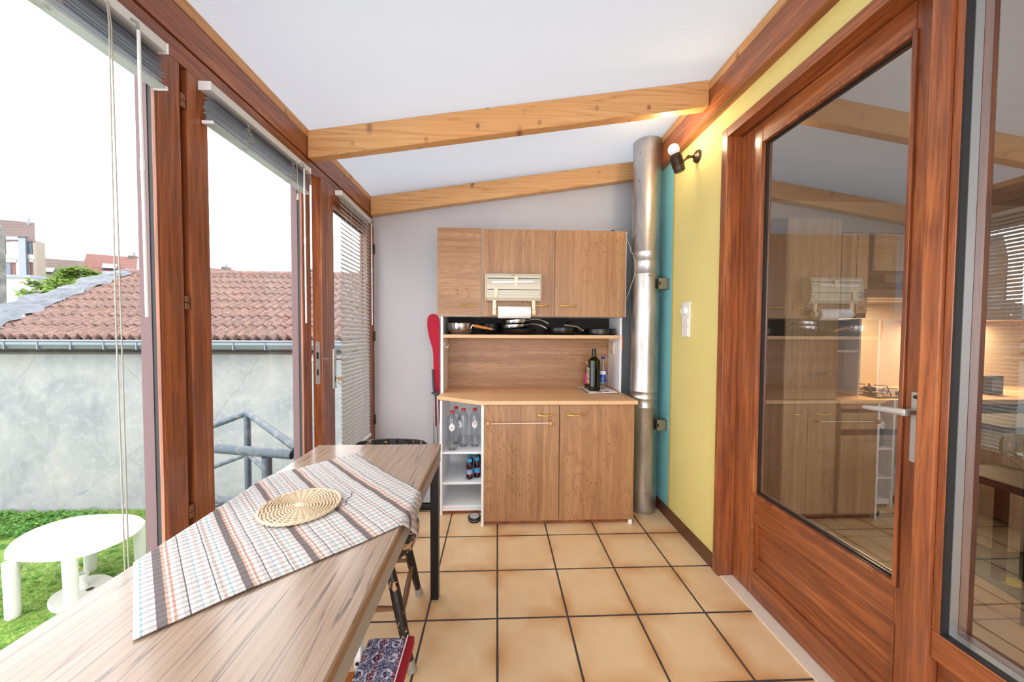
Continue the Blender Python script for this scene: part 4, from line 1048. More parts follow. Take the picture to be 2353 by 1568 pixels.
stain('lower stainless pan of the nested pair on the shelf', PZ+.046, -.005, -3)
stain('upper stainless pan of the nested pair, its curved handle highest', PZ+.083, .008, -4)
x2 = ony(1290, 760, 2.83).x+.02
t, Mx = pan('black frying pan with a grey bent handle in the right half of the shelf', x2-.02, 2.825, .128, .060, M['blackpan'])
b = B(); hp0 = [ony(1296, 748, 2.715), ony(1303, 748, 2.712), ony(1316, 749.5, 2.708), ony(1328, 752, 2.704), ony(1336, 758, 2.70), ony(1341, 760.5, 2.70)]
b.tube(hp0, .0065, 10, rf=lambda q: .0068-.001*sin(q*PI)); b.obj('handle', M['oldsteel'], t, True)
x3 = ony(1378, 762, 2.80).x
t, Mx = pan('low black baking pan at the right end of the pan shelf', x3, 2.81, .122, .050, M['blackpan'], 'baking_pan', 1.03)
kt = thing('latch', 'small grey latch with a loose pin on the dark back of the pan shelf', 'latch', (.45, 2.97, 1.40))
p = ony(1296, 737, 2.968); b = B(); b.box(p.x-.007, p.x+.007, 2.966, 2.9725, p.z-.012, p.z+.012, .002); p2 = ony(1306, 741, 2.968)
b.box(-.022, .022, -.003, .003, -.006, .006, .002, T(p2.x, 2.968, p2.z) @ Ry(-14)); b.obj('latch_body', M['print_grey'], kt)

# ================================================================== BOTTLES ON THE WORKTOP
np_ = thing('folded_newspaper', 'folded newspaper under the oil bottle at the right end of the worktop', 'newspaper', (.78, 2.72, CT))
def quad(b, pix, z, th, mx=0):
    P = [onz(px, py, z) for px, py in pix]; b.prism([tuple(p) for p in P], (0, 0, th))
b = B(); quad(b, [(1328, 890), (1386, 889), (1422, 903), (1352, 905)], CT+.0055, .006); b.obj('inner_sheets', M['paper'], np_)
b = B(); quad(b, [(1327, 891), (1345, 893), (1358, 906), (1347, 906)], CT+.0008, .0045); b.obj('cover_sheet', M['rail'], np_)
b = B(); quad(b, [(1397, 889.5), (1402, 889.5), (1425, 902), (1421, 903)], CT+.0118, .002); b.obj('brown_fold', M['handlewood'], np_); b = B(); quad(b, [(1331, 891), (1334, 890.5), (1354, 904), (1351, 905)], CT+.0118, .001); b.obj('brown_fold', M['handlewood'], np_)
b = B(); quad(b, [(1370, 900), (1382, 900), (1384, 902.4), (1372, 902.4)], CT+.0116, .0005); b.obj('print', M['print_red'], np_); b = B(); quad(b, [(1388, 899), (1398, 899), (1399, 901), (1390, 901)], CT+.0116, .0005); b.obj('print', M['print_red'], np_)
def lathe_bottle(b, c, prof, n=24): b.lathe(prof, T(*c), n)
# olive oil bottle: square section
c = onz(1364, 897, CT+.012); w = .029
ob = thing('oil_bottle', 'tall square dark green oil bottle with a black cap on the newspaper', 'bottle', tuple(c))
k = (ony(1390, 700, c.y).x-ony(1365, 700, c.y).x)/25.0     # metres per pixel at this depth
hb = (897-803)*k
def sq(b, w, z0, z1, w1=None, r=.3):
    w1 = w1 or w
    def ring(w, z):
        P = []
        for i in range(24):
            a = 2*PI*i/24; m_ = (abs(cos(a))**5+abs(sin(a))**5)**(-1/5); P.append((c.x+w*m_*cos(a), c.y+w*m_*sin(a), c.z+z))
        return [b.bm.verts.new(p) for p in P]
    A_, C_ = ring(w, z0), ring(w1, z1)
    for i in range(24): b.bm.faces.new((A_[i], A_[(i+1) % 24], C_[(i+1) % 24], C_[i]))
    return A_, C_
w = 12.8*k
b = B(); A_, _ = sq(b, w*.88, 0, .004, w); b.bm.faces.new(A_[::-1]); sq(b, w, .004, hb*.66); sq(b, w, hb*.66, hb*.73, w*.97); sq(b, w*.97, hb*.73, hb*.82, w*.36); sq(b, w*.36, hb*.82, hb*.86, w*.33)
bmesh.ops.remove_doubles(b.bm, verts=b.bm.verts, dist=.0002); b.obj('glass_body', M['olive'], ob, True)
b = B(); A_, _ = sq(b, w*.82, .005, .006, w*.90); b.bm.faces.new(A_[::-1]); _, C_ = sq(b, w*.90, .006, hb*.54); b.bm.faces.new(C_); b.obj('oil', M['oil'], ob, True)
b = B(); b.lathe([(0, hb*.83), (w*.40, hb*.83), (w*.40, hb), (w*.36, hb+.002), (0, hb+.002)], T(*c), 20); b.obj('cap', M['blackpan'], ob, True)
b = B(); b.box(c.x-w-.0012, c.x-w-.0002, c.y-w*.8, c.y+w*.7, c.z+.055*1, c.z+hb*.55); lb = b.obj('label', M['cream'], ob)
b = B(); b.box(c.x-w-.0018, c.x-w-.0012, c.y-w*.6, c.y+w*.4, c.z+.08, c.z+.10); b.box(c.x-w-.0018, c.x-w-.0012, c.y-w*.6, c.y+w*.4, c.z+hb*.4, c.z+hb*.5); sub(b, 'label_print', M['print_green'], lb, ob)
# small sauce bottle behind
c = onz(1349, 892.5, CT+.012); hs = (892-828)*k
sb = thing('sauce_bottle', 'slim sauce bottle with a tan cap and red label behind the oil bottle', 'bottle', tuple(c))
r = 6.2*k
b = B(); lathe_bottle(b, c, [(0, 0), (r*.9, 0), (r, .004), (r, hs*.55), (r*.9, hs*.64), (r*.42, hs*.78), (r*.38, hs*.88)]); b.obj('glass_body', M['amberclear'], sb, True)
b = B(); lathe_bottle(b, c, [(0, .003), (r*.88, .004), (r*.9, hs*.50), (0, hs*.50)]); b.obj('sauce', M['juice'], sb, True)
b = B(); lathe_bottle(b, c, [(0, hs*.88), (r*.5, hs*.88), (r*.5, hs*.99), (0, hs)]); b.obj('cap', M['cork'], sb, True)
b = B(); b.lathe([(r*1.03, hs*.18), (r*1.03, hs*.58)], T(*c), 24, False); b.obj('label', M['pink'], sb, True)
# water bottle with blue label
c = onz(1385, 893.5, CT+.012); hw = (893.5-818)*k; r = 8.4*k
wb = thing('water_bottle', 'clear plastic bottle with a blue cap and blue label beside the oil bottle', 'bottle', tuple(c))
b = B(); lathe_bottle(b, c, [(0, 0), (r*.7, 0), (r*.95, .006), (r*.9, .02), (r, .026), (r*.92, .033), (r, .04), (r*.95, .05), (r, .06), (r, hw*.58), (r*.92, hw*.68), (r*.7, hw*.80), (r*.42, hw*.91), (r*.42, hw*.94)]); b.obj('bottle_body', M['pet'], wb, True)
b = B(); lathe_bottle(b, c, [(0, hw*.92), (r*.52, hw*.92), (r*.52, hw*.99), (r*.45, hw), (0, hw)]); b.obj('cap', M['royal'], wb, True)
b = B(); b.lathe([(r*1.02, hw*.20), (r*1.02, hw*.57)], T(*c), 28, False); lb = b.obj('label', M['royal'], wb, True)
def arc(b, c, r, a0, a1, z0, z1, n=8):
    for i in range(n):
        q0, q1 = rad(a0+(a1-a0)*i/n), rad(a0+(a1-a0)*(i+1)/n)
        b.poly([(c[0]+r*sin(q0), c[1]-r*cos(q0), c[2]+z0), (c[0]+r*sin(q1), c[1]-r*cos(q1), c[2]+z0), (c[0]+r*sin(q1), c[1]-r*cos(q1), c[2]+z1), (c[0]+r*sin(q0), c[1]-r*cos(q0), c[2]+z1)])
b = B(); arc(b, c, r*1.035, -60, 30, hw*.45, hw*.565); arc(b, c, r*1.035, 35, 60, hw*.40, hw*.43, 3); arc(b, c, r*1.035, 35, 60, hw*.33, hw*.36, 3); arc(b, c, r*1.035, -20, -14, hw*.25, hw*.42, 2); sub(b, 'label_print', M['labelwhite'], lb, wb)
b = B(); arc(b, c, r*1.04, -55, 5, hw*.205, hw*.235); sub(b, 'label_band', M['labelblue'], lb, wb)
b = B(); arc(b, c, r*1.04, -45, -25, hw*.27, hw*.35, 3); sub(b, 'label_leaf', M['print_green'], lb, wb)

# ================================================================== BOTTLES ON THE OPEN SHELVES
SZ = .4665
def text_obj(s, size, mat, parent, loc, rot, name):
    cu = D.curves.new(name, 'FONT'); cu.body = s; cu.size = size; cu.align_x = 'CENTER'; cu.align_y = 'CENTER'; cu.extrude = .0002
    o = D.objects.new(name, cu); COL.objects.link(o); bpy.context.view_layer.update(); me = D.meshes.new_from_object(o.evaluated_get(bpy.context.evaluated_depsgraph_get())); D.objects.remove(o); me.materials.clear(); me.materials.append(mat); o = D.objects.new(name, me); COL.objects.link(o); o.parent = parent; o.location = loc; o.rotation_euler = rot; return o
def make_spa():
    t = thing('mineral_water_bottle', 'x', 'bottle', (0, 0, 0)); r, h = .0385, .292
    b = B(); pr = [(0, .006), (.012, .002), (.022, .000), (.030, .003), (r*.95, .012), (r, .022), (r, .03), (r*.93, .06), (r*.82, .105), (r*.84, .135), (r*.95, .165), (r, .19), (r, .205), (r*.97, .222), (r*.84, .240), (r*.62, .256), (r*.40, .266), (.0135, .271), (.0135, .276)]
    b.lathe(pr, None, 28); b.obj('bottle_body', M['pet'], t, True)
    b = B(); b.lathe([(0, .273), (.0158, .273), (.016, .288), (.0145, .291), (0, .291)], None, 20); b.obj('cap', M['redcap'], t, True)
    b = B(); b.lathe([(.0136, .264), (.0165, .265), (.0165, .268), (.0136, .269)], None, 20, False); b.obj('neck_ring', M['pet'], t, True)
    b = B()
    for k in range(5):
        a = 2*PI*k/5; b.lathe([(0, 0), (.006, .001), (.007, .004), (.0, .006)], T(.021*cos(a), .021*sin(a), .001), 8)
    b.obj('base_dimple', M['print_grey'], t, True)
    # drop shaped label
    b = B(); P = []
    rr = r*1.02
    def on(u, v): a = u/rr; return Vector((rr*sin(a), -rr*cos(a), v))
    rows = 12
    hw = [0, .004, .009, .0145, .0185, .021, .0222, .0222, .021, .0175, .011, .003]
    for i in range(rows-1):
        z0, z1 = .212-.064*i/(rows-1), .212-.064*(i+1)/(rows-1)
        for j in range(6):
            u0, u1 = -1+j/3, -1+(j+1)/3
            q = [on(u0*hw[i], z0), on(u1*hw[i], z0), on(u1*hw[i+1], z1), on(u0*hw[i+1], z1)]
            try: b.poly(q)
            except Exception: pass
    bmesh.ops.remove_doubles(b.bm, verts=b.bm.verts, dist=.00005)
    lb = b.obj('label', M['labelwhite'], t, True)
    return t, lb, on
spa, lb, on_ = make_spa()
protos = []
def label_marks(t, lb, kind):
    b = B()
    if kind == 'bars':
        for k in range(9):
            u = -.010+k*.0022; w_ = .0008 if k % 3 else .0013
            b.poly([Vector((on_(u, 0).x*1.01, on_(u, 0).y*1.01, .166)), Vector((on_(u+w_, 0).x*1.01, on_(u+w_, 0).y*1.01, .166)), Vector((on_(u+w_, 0).x*1.01, on_(u+w_, 0).y*1.01, .177)), Vector((on_(u, 0).x*1.01, on_(u, 0).y*1.01, .177))])
        o = b.obj('label_bars', M['print_black'], None); o.parent = lb
        b = B()
        for z in (.182, .1855):
            b.poly([on_(-.014, z)*1.006, on_(.014, z)*1.006, on_(.014, z+.0018)*1.006, on_(-.014, z+.0018)*1.006])
        b.poly([on_(-.005, .197)*1.004, on_(.005, .197)*1.004, on_(.0, .206)*1.004])
        o = b.obj('label_print', M['print_red'], None); o.parent = lb
    else:
        b.poly([on_(-.0065, .190)*1.008, on_(.0, .1955)*1.008, on_(.0065, .190)*1.008, on_(.0, .203)*1.008]); o = b.obj('label_emblem', M['print_red'], None); o.parent = lb
        text_obj('SPA', .0165, M['print_red'], lb, (0, -.0408, .181), (rad(90), 0, 0), 'label_lettering')
        text_obj('reine', .006, M['print_grey'], lb, (0, -.0405, .1695), (rad(90), 0, 0), 'label_small_lettering')
bars = copy_tree(spa)
blb = [c for c in bars.children if c.name.startswith('label')][0]
label_marks(bars, blb, 'bars'); label_marks(spa, lb, 'spa')
G = 'empty mineral water bottles on the upper open shelf'
def place(o, px, py, y, rz, label):
    q = ony(px, py, y); o.location = (q.x, y, SZ); o.rotation_euler.z = rad(rz); tag(o, label, 'bottle', G)
place(bars, 1039, 1010, 2.610, 4, 'empty clear bottle with red cap standing frontmost left on the open shelf')
b2 = copy_tree(bars); place(b2, 1048, 1005, 2.755, 150, 'empty clear bottle with red cap hidden behind the frontmost left one')
b3 = copy_tree(bars); place(b3, 1065, 1003, 2.690, -42, 'middle empty clear bottle with red cap, label turned aside')
place(spa, 1091, 1003, 2.690, 3, 'empty clear bottle with red lettering on its drop label, right of the shelf')
def make_juice():
    t = thing('juice_bottle', 'x', 'bottle', (0, 0, 0)); r = .0245
    b = B(); b.lathe([(0, 0), (r*.8, 0), (r, .004), (r, .03), (r*.93, .034), (r*.93, .078), (r, .082), (r, .100), (r*.9, .112), (r*.6, .124), (.0125, .130), (0, .130)], None, 24); b.obj('bottle_body', M['juice'], t, True)
    b = B(); b.lathe([(r*.99, .036), (r*.99, .077)], None, 24, False); lb = b.obj('label', M['labelblue'], t, True)
    b = B(); b.lathe([(r*1.01, .036), (r*1.01, .042)], None, 24, False); b.lathe([(r*1.01, .074), (r*1.01, .077)], None, 24, False); o = b.obj('label_band', M['pink'], None, True); o.parent = lb
    b = B(); b.lathe([(0, .128), (r*.74, .128), (r*.76, .134), (r*.74, .150), (r*.5, .153), (0, .153)], None, 24); cp = b.obj('cap', M['bluecap'], t, True)
    b = B(); b.lathe([(0, .152), (.0095, .152), (.0085, .164), (.007, .170), (0, .170)], None, 16); o = b.obj('spout', M['wandplastic'], None, True); o.parent = cp
    return t, lb
ju, jl = make_juice()
ju2 = copy_tree(ju)
def fruit(lb):
    b = B(); b.lathe([(0, 0), (.0115, 0), (.0115, .0006), (0, .0006)], T(0, -.0248, .057) @ Rx(90), 16); o = b.obj('label_disc', M['labelwhite'], None); o.parent = lb
    b = B()
    for x, z, q in ((-.004, .058, .0045), (.004, .06, .0042), (.001, .052, .004), (-.005, .0645, .003), (.006, .0515, .003)): b.lathe([(0, 0), (q, 0), (q, .0005), (0, .0005)], T(x, -.0254, z) @ Rx(90), 10)
    o = b.obj('label_fruit', M['print_red'], None); o.parent = lb
    b = B()
    for x, z, q in ((-.007, .06, .0025), (.0, .066, .0025)): b.lathe([(0, 0), (q, 0), (q, .0006), (0, .0006)], T(x, -.0254, z) @ Rx(90), 10)
    o = b.obj('label_leaf', M['print_green'], None); o.parent = lb
fruit(jl)
G2 = 'blue capped juice bottles on the middle open shelf'
def placej(o, px, py, y, rz, label):
    q = ony(px, py, y); o.location = (q.x, y, .2415); o.rotation_euler.z = rad(rz); tag(o, label, 'bottle', G2)
placej(ju, 1079, 1090, 2.625, 0, 'blue capped dark juice bottle with a fruit label, frontmost on the middle shelf')
placej(ju2, 1096, 1090, 2.655, 60, 'blue capped dark juice bottle at the right, its label plain blue')
j3 = copy_tree(ju2); placej(j3, 1080, 1080, 2.73, 100, 'blue capped juice bottle just behind the one with the fruit label')
j4 = copy_tree(ju2); placej(j4, 1097.5, 1080, 2.78, 20, 'blue capped juice bottle at the back right of the middle shelf')

# door stop on the floor
c = onz(1090, 1196); 
ds = thing('door_stop', 'round black rubber door stop with a steel top on the floor', 'door stop', (c.x, c.y, 0))
b = B(); b.lathe([(0, 0), (.040, 0), (.042, .003), (.042, .006), (.037, .008), (.037, .014), (.044, .018), (.046, .022), (.046, .027), (.043, .032), (.037, .033), (.036, .031), (0, .031)], T(c.x, c.y, 0), 36); b.obj('rubber_body', M['black'], ds, True)
b = B(); b.lathe([(0, .0315), (.0355, .0315), (.033, .036), (.025, .0385), (0, .0395)], T(c.x, c.y, 0), 36); b.obj('steel_cap', M['alu'], ds, True)
b = B(); b.lathe([(.0374, .0085), (.0374, .0135)], T(c.x, c.y, 0), 36, False); b.obj('steel_band', M['steel'], ds, True)

# ironing board standing between wall and dresser
ib = thing('ironing_board', 'folded ironing board with a crimson cover standing behind the dresser', 'ironing board', (-.47, 2.93, 0))
yI = 2.80
L_ = [(985, 726), (982, 738), (983, 755), (989, 785), (996, 803), (997, 850), (999, 900), (999, 960), (1001, 976), (1004, 981)]
R_ = [(1004, 981), (1010, 980), (1010, 900), (1010, 800), (1010, 745), (1009, 732), (1003, 723), (994, 721)]
PX_ = [Vector(q) for q in L_+R_[1:]]
for _ in range(2): PX_ = [w_ for a, c in zip(PX_, PX_[1:]+PX_[:1]) for w_ in (a*.75+c*.25, a*.25+c*.75)]
pp = [ony(q.x, q.y, yI) for q in PX_]
b = B(); b.prism([(p.x, yI-.016, p.z) for p in pp], (0, .032, 0), .004); b.obj('covered_board', M['red'], ib, True)
b = B()
for px in (997.5, 1005):
    a, c = ony(px, 905, yI-.03), ony(px+2, 1100, yI-.03); b.tube([(a.x, yI-.03, a.z), (c.x, yI-.03, .30), (c.x, yI-.03, .002)], .0085, 10)
b.obj('leg', M['steel'], ib, True)
b = B(); a = ony(994, 849, yI-.03); c = ony(996.5, 890, yI-.03); b.tube([(a.x, yI-.03, a.z), (c.x, yI-.03, c.z), (c.x+.004, yI-.03, c.z-.05)], .008, 10, rf=lambda q: .0075+.003*sin(q*22)**2*.4); d_ = ony(992, 904, yI-.03); e_ = ony(1009, 902, yI-.03)
b.box(d_.x, e_.x, yI-.05, yI-.012, d_.z-.006, d_.z+.008, .004); b.box(d_.x+.022, e_.x-.008, yI-.048, yI-.014, d_.z-.02, d_.z-.006, .003); b.obj('leg_clamp', M['tealplastic'], ib, True)
# pale grey appliance on the floor behind the table leg
ga = thing('floor_fan_heater', 'pale grey plastic appliance on a black base behind the table leg', 'appliance', (-.50, 2.72, 0))
b = B(); b.box(-.62, -.435, 2.62, 2.74, .055, .26, .03); b.obj('housing', M['grey_plastic'], ga, True)
b = B(); b.box(-.61, -.445, 2.625, 2.735, 0, .054, .015); b.obj('base', M['black'], ga, True)

# ================================================================== STOVE PIPE
PX, PY = 1.107, 2.612
fp = thing('stove_pipe', 'scuffed galvanised stove pipe rising from floor to roof in the corner', 'pipe', (PX, PY, 0))
b = B(); R0 = .100
prof = [(R0*.97, .0), (R0*.99, .02), (R0*1.0, .05)]
def ringz(py): return ony(1480, py, PY-.1).z
for py in (938, 906, 918, 628, 600, 578):
    pass
zs = sorted([ringz(p) for p in (938, 918, 902, 628, 598, 576)])
for z in zs: prof += [(R0, z-.010), (R0*1.025, z-.005), (R0*1.03, z), (R0*1.025, z+.005), (R0, z+.010)]
prof += [(R0, 2.62), (R0*.995, 2.735)]
b.lathe(prof, T(PX, PY, 0), 48, False); b.obj('tube', M['galv'], fp, True)
b = B(); b.lathe([(R0*.93, 2.62), (R0*1.01, 2.66), (R0*1.01, 2.745), (R0*.9, 2.752)], T(PX, PY, 0), 40, False); b.obj('top_collar', M['galv'], fp, True)
for (px, py), lab in (((1525, 652), 'upper stained steel bracket fixing the stove pipe to the teal strip'), ((1521, 978), 'lower stained steel bracket fixing the stove pipe to the teal strip')):
    yb_ = 2.50; q = ony(px, py, yb_)
    t = thing('pipe_bracket', lab, 'bracket', (XR, yb_, q.z), 'pipe brackets on the teal strip')
    hw, hh = 11.5*yb_/F_PX, 12.5*yb_/F_PX
    b = B(); b.box(q.x-hw, q.x+hw, yb_, yb_+.003, q.z-hh, q.z+hh, .001); b.box(q.x-hw, q.x+hw, yb_+.003, yb_+.05, q.z-hh, q.z-hh+.003); b.box(q.x-hw, q.x+hw, yb_+.003, yb_+.05, q.z+hh-.003, q.z+hh)
    b.box(q.x+hw-.003, XR, yb_, yb_+.05, q.z-hh, q.z+hh); fc = b.obj('bracket_body', M['oldsteel'], t)
    b = B(); b.box(q.x-hw*.98, q.x-hw*.6, yb_-.001, yb_, q.z-hh*.3, q.z+hh*.35)
    for dx, dz in ((.7, .75), (.7, -.75)): b.lathe([(0, 0), (.003, 0), (.003, .0012), (0, .0012)], T(q.x+hw*dx, yb_, q.z+hh*dz) @ Rx(90), 8)
    sub(b, 'slot', M['gasket'], fc, t)

# ================================================================== WALL LAMP
wp = Vector((XR, 2.165, 2.435))
la = thing('wall_lamp', 'dark bronze wall spotlight with a bare lit bulb on the yellow wall', 'lamp', tuple(wp))
b = B(); b.lathe([(0, 0), (.038, 0), (.038, .008), (.034, .016), (.018, .024), (.012, .030), (0, .030)], T(*wp) @ Ry(-90), 32); bs = b.obj('base', M['bronze'], la, True)
b = B()
for dz in (-.024, .024): b.lathe([(0, 0), (.0035, 0), (.0035, .004), (0, .004)], T(wp.x-.016, wp.y, wp.z+dz) @ Ry(-90), 8)
sub(b, 'screw', M['gasket'], bs, la)
hd = Vector((ony(1556, 372, 2.12).x, 2.12, ony(1556, 372, 2.12).z))
b = B(); j = Vector((wp.x-.068, wp.y-.008, wp.z-.010)); b.tube([wp+Vector((-.028, 0, 0)), j], .0075, 10); b.lathe([(0, -.009), (.010, -.009), (.011, 0), (.010, .009), (0, .009)], T(*j) @ Rx(90), 14)
b.tube([j, hd+Vector((.028, 0, -.004))], .0065, 10); b.obj('arm', M['bronze'], la, True)
up = (ony(1545, 338, 2.12)-ony(1560, 390, 2.12)).normalized(); zx = up.cross(Vector((0, 1, 0))).normalized()
Mh = Matrix((zx, Vector((0, 1, 0)), up)).transposed().to_4x4(); Mh.translation = hd
if Mh.determinant() < 0: 
    Mh = Matrix((-zx, Vector((0, 1, 0)), up)).transposed().to_4x4(); Mh.translation = hd
b = B(); b.lathe([(0, -.062), (.026, -.062), (.032, -.056), (.033, -.03), (.030, -.028), (.030, .022), (.0345, .024), (.0345, .040), (.033, .043), (.026, .043), (.026, .02), (0, .02)], Mh, 32); head = b.obj('lamp_head', M['bronze'], la, True)
b = B()
for k in range(22):
    a = 360*k/22; b.box(.0295, .0338, -.0022, .0022, -.03, .024, 0, Mh @ Rz(a))
sub(b, 'cooling_fin', M['bronze'], head, la)
b = B(); b.lathe([(.014, .022), (.020, .034), (.0265, .05), (.029, .062)], Mh, 28, False); b.obj('bulb_collar', M['white_plastic'], la, True)
b = B(); b.lathe([(.029, .0621), (.0305, .072), (.0295, .084), (.0245, .096), (.0155, .104), (0, .107)], Mh, 28, False); b.obj('bulb', M['bulb'], la, True)
li = D.lights.new('bulb_light', 'POINT'); li.energy = 5.5; li.color = (1, .78, .5); li.shadow_soft_size = .03
lo = D.objects.new('bulb_light', li); COL.objects.link(lo); lo.location = Mh @ Vector((0, 0, .125)); 
# switch panel
sw = thing('switch_panel', 'white panel with one round socket above two switches on the yellow wall', 'switch', (XR, 2.256, 1.43))
b = B(); b.box(XR-.011, XR, 2.214, 2.300, 1.318, 1.542, .003); pl = b.obj('cover_plate', M['white_plastic'], sw)
b = B(); b.lathe([(0, .006), (.018, .006), (.018, .022), (.0235, .022), (.0245, 0)], T(XR-.011, 2.258, 1.488) @ Ry(-90), 28); s_ = b.obj('round_socket', M['white_plastic'], sw, True)
b = B()
for dy, dz in ((-.007, 0), (.007, 0), (0, .010)): b.lathe([(0, 0), (.003, 0), (.003, .0008), (0, .0008)], T(XR-.0172, 2.258+dy, 1.488+dz) @ Ry(-90), 8)
sub(b, 'pin_hole', M['gasket'], s_, sw)
for z in (1.410, 1.348):
    b = B(); b.hexa([(XR-.011, 2.222, z-.026), (XR-.011, 2.292, z-.026), (XR-.011, 2.292, z+.026), (XR-.011, 2.222, z+.026), (XR-.014, 2.224, z-.024), (XR-.014, 2.290, z-.024), (XR-.0165, 2.290, z+.024), (XR-.0165, 2.224, z+.024)]); b.obj('rocker_switch', M['white_plastic'], sw)
# ================================================================== GARDEN
GZ = -2.04
WY = 6.72
def gz(x, y): return GZ+.03*sin(x*1.7+y)+.02*sin(y*2.3)+.05*max(0, y-5.5)*(.5+.5*sin(x*.7+2.4))
b = B(); b.grid(lambda u, v: Vector((-16+14.9*u, -1.5+(WY+1.5)*v, gz(-16+14.9*u, -1.5+(WY+1.5)*v))), 90, 60)
o = b.obj('lawn_ground', M['lawn'], None, True); tag(o, 'sunken lawn between the veranda and the grey garden building', 'lawn', None, 'structure')
b = B(); b.box(-1.12, 1.3, Y0, 3.02, GZ-.2, -.121); struct(b, 'wall_foundation', M['concrete'], 'rendered foundation under the veranda floor', 'wall')
# grass blades and weeds
def blades():
    vs, fs = [], []
    rnd = random.Random(3)
    n = 0
    while n < 42000:
        y = 2.6+ (WY-2.62)*rnd.random()**.85; xr_ = -y*1.55-1.0; xl_ = -y*.72
        x = xr_+(xl_-xr_)*rnd.random()
        if x > -1.5: continue
        k = sin(x*2.1+1.3*y)*sin(1.7*y-x*.6)
        if k < -.75 and rnd.random() < .8: continue
        z = gz(x, y)-.004; h = rnd.uniform(.018, .05)*(1.25 if y > 5.8 else 1); a = rnd.random()*2*PI; w = rnd.uniform(.002, .0042); t = rnd.uniform(-.03, .03); t2 = rnd.uniform(-.03, .03)
        i = len(vs); ca, sa = cos(a)*w, sin(a)*w
        vs += [(x-ca, y-sa, z), (x+ca, y+sa, z), (x+t+ca*.2, y+t2+sa*.2, z+h), ]
        fs.append((i, i+1, i+2)); n += 1
    me = D.meshes.new('grass'); me.from_pydata(vs, [], fs); me.materials.append(M['grass'])
    o = D.objects.new('grass', me); COL.objects.link(o); tag(o, 'short green grass blades of the lawn around the white table', 'grass', None, 'stuff')
    vs, fs = [], []
    for q in range(1500):
        y = 2.7+(WY-2.75)*rnd.random(); x = -y*1.5-1.0+(-y*.72+y*1.5+1.0)*rnd.random()
        if q > 700: x = rnd.uniform(-10.6, -7.2); y = rnd.uniform(5.9, 6.66)
        if x > -1.6: continue
        z = gz(x, y); big = 1.0 if q <= 700 else 1.15
        for l in range(5):
            a = rnd.random()*2*PI; L = rnd.uniform(.03, .075)*big; w = L*.28; el = rnd.uniform(.15, .9)
            dx, dy = cos(a), sin(a); i = len(vs); zz_ = z+rnd.uniform(.0, .05 if q > 700 else .012)
            vs += [(x, y, zz_), (x+dx*L*.5-dy*w, y+dy*L*.5+dx*w, zz_+L*.6*el), (x+dx*L, y+dy*L, zz_+L*.7*el), (x+dx*L*.5+dy*w, y+dy*L*.5-dx*w, zz_+L*.6*el)]
            fs.append((i, i+1, i+2, i+3))
    me = D.meshes.new('weeds'); me.from_pydata(vs, [], fs); me.materials.append(M['weed'])
    o = D.objects.new('weeds', me); COL.objects.link(o); tag(o, 'broad leaved weeds in the lawn and along the foot of the grey wall', 'weeds', None, 'stuff')
blades()
GD = 'dandelions under the white garden table'
for (px, py, lab) in ((181, 1287, 'topmost yellow dandelion between the white table legs'), (181, 1305, 'largest yellow dandelion beside the front table leg'), (196, 1309, 'small yellow dandelion nearest the rear table leg')):
    q = onz(px, py, GZ+.07); b = B(); b.lathe([(0, -.006), (.010, -.004), (.021, .004), (.018, .008), (0, .010)], T(*q), 14)
    t = thing('dandelion', lab, 'flower', (q.x, q.y, gz(q.x, q.y)), GD)
    b.obj('flower_head', M['petal'], t, True); b = B(); b.tube([(q.x, q.y, gz(q.x, q.y)-.01), (q.x, q.y, q.z-.004)], .0022, 6); b.obj('stem', M['grass'], t)
for (px, py) in ((24, 1167), (85, 1204)):
    q = onz(px, py, GZ+.08); b = B(); b.lathe([(0, -.006), (.010, -.004), (.020, .004), (0, .010)], T(*q), 12)
    t = thing('dandelion', 'yellow dandelion among the weeds near the foot of the grey wall' if px < 50 else 'yellow dandelion in the grass behind the white table', 'flower', (q.x, q.y, gz(q.x, q.y)), 'dandelions by the wall')
    b.obj('flower_head', M['petal'], t, True); b = B(); b.tube([(q.x, q.y, gz(q.x, q.y)-.01), (q.x, q.y, q.z-.004)], .0022, 6); b.obj('stem', M['grass'], t)

# white garden table
gt = thing('garden_table', 'white oval plastic garden table with an umbrella hole on the lawn', 'garden table', (-5.4, 4.7, GZ))
ZT = -1.325
cor = [onz(px, py, ZT) for px, py in ((6, 1276), (18, 1250), (60, 1222), (115, 1201), (170, 1187), (222, 1181.5), (290, 1181), (318, 1184.5), (332, 1192), (333, 1201), (322, 1213), (290, 1234), (245, 1254), (200, 1270), (160, 1280), (105, 1285), (50, 1284), (18, 1281.5))]
def smooth_loop(P, it=2):
    for _ in range(it):
        Q = []
        for a, c in zip(P, P[1:]+P[:1]): Q += [a*.75+c*.25, a*.25+c*.75]
        P = Q
    return P
lp = smooth_loop(cor, 2)
cen = sum(lp, Vector())/len(lp)
b = B(); h0 = onz(183, 1229, ZT)
n = len(lp)
def ring(s, z): return [b.bm.verts.new((cen.x+(p.x-cen.x)*s, cen.y+(p.y-cen.y)*s, z)) for p in lp]
R1, R2, R3, R4 = ring(.985, ZT), ring(1.0, ZT-.010), ring(1.0, ZT-.042), ring(.96, ZT-.042)
hole = []; hole2 = []
for p in lp:
    a = math.atan2(p.y-cen.y, p.x-cen.x); hole.append(b.bm.verts.new((h0.x+.033*cos(a), h0.y+.033*sin(a), ZT))); hole2.append(b.bm.verts.new((h0.x+.031*cos(a), h0.y+.031*sin(a), ZT-.03)))
for A_, C_ in ((hole2, hole), (hole, R1), (R1, R2), (R2, R3), (R3, R4)):
    for i in range(n): b.bm.faces.new((A_[i], A_[(i+1) % n], C_[(i+1) % n], C_[i]))
b.obj('tabletop', M['gwhite'], gt, True)
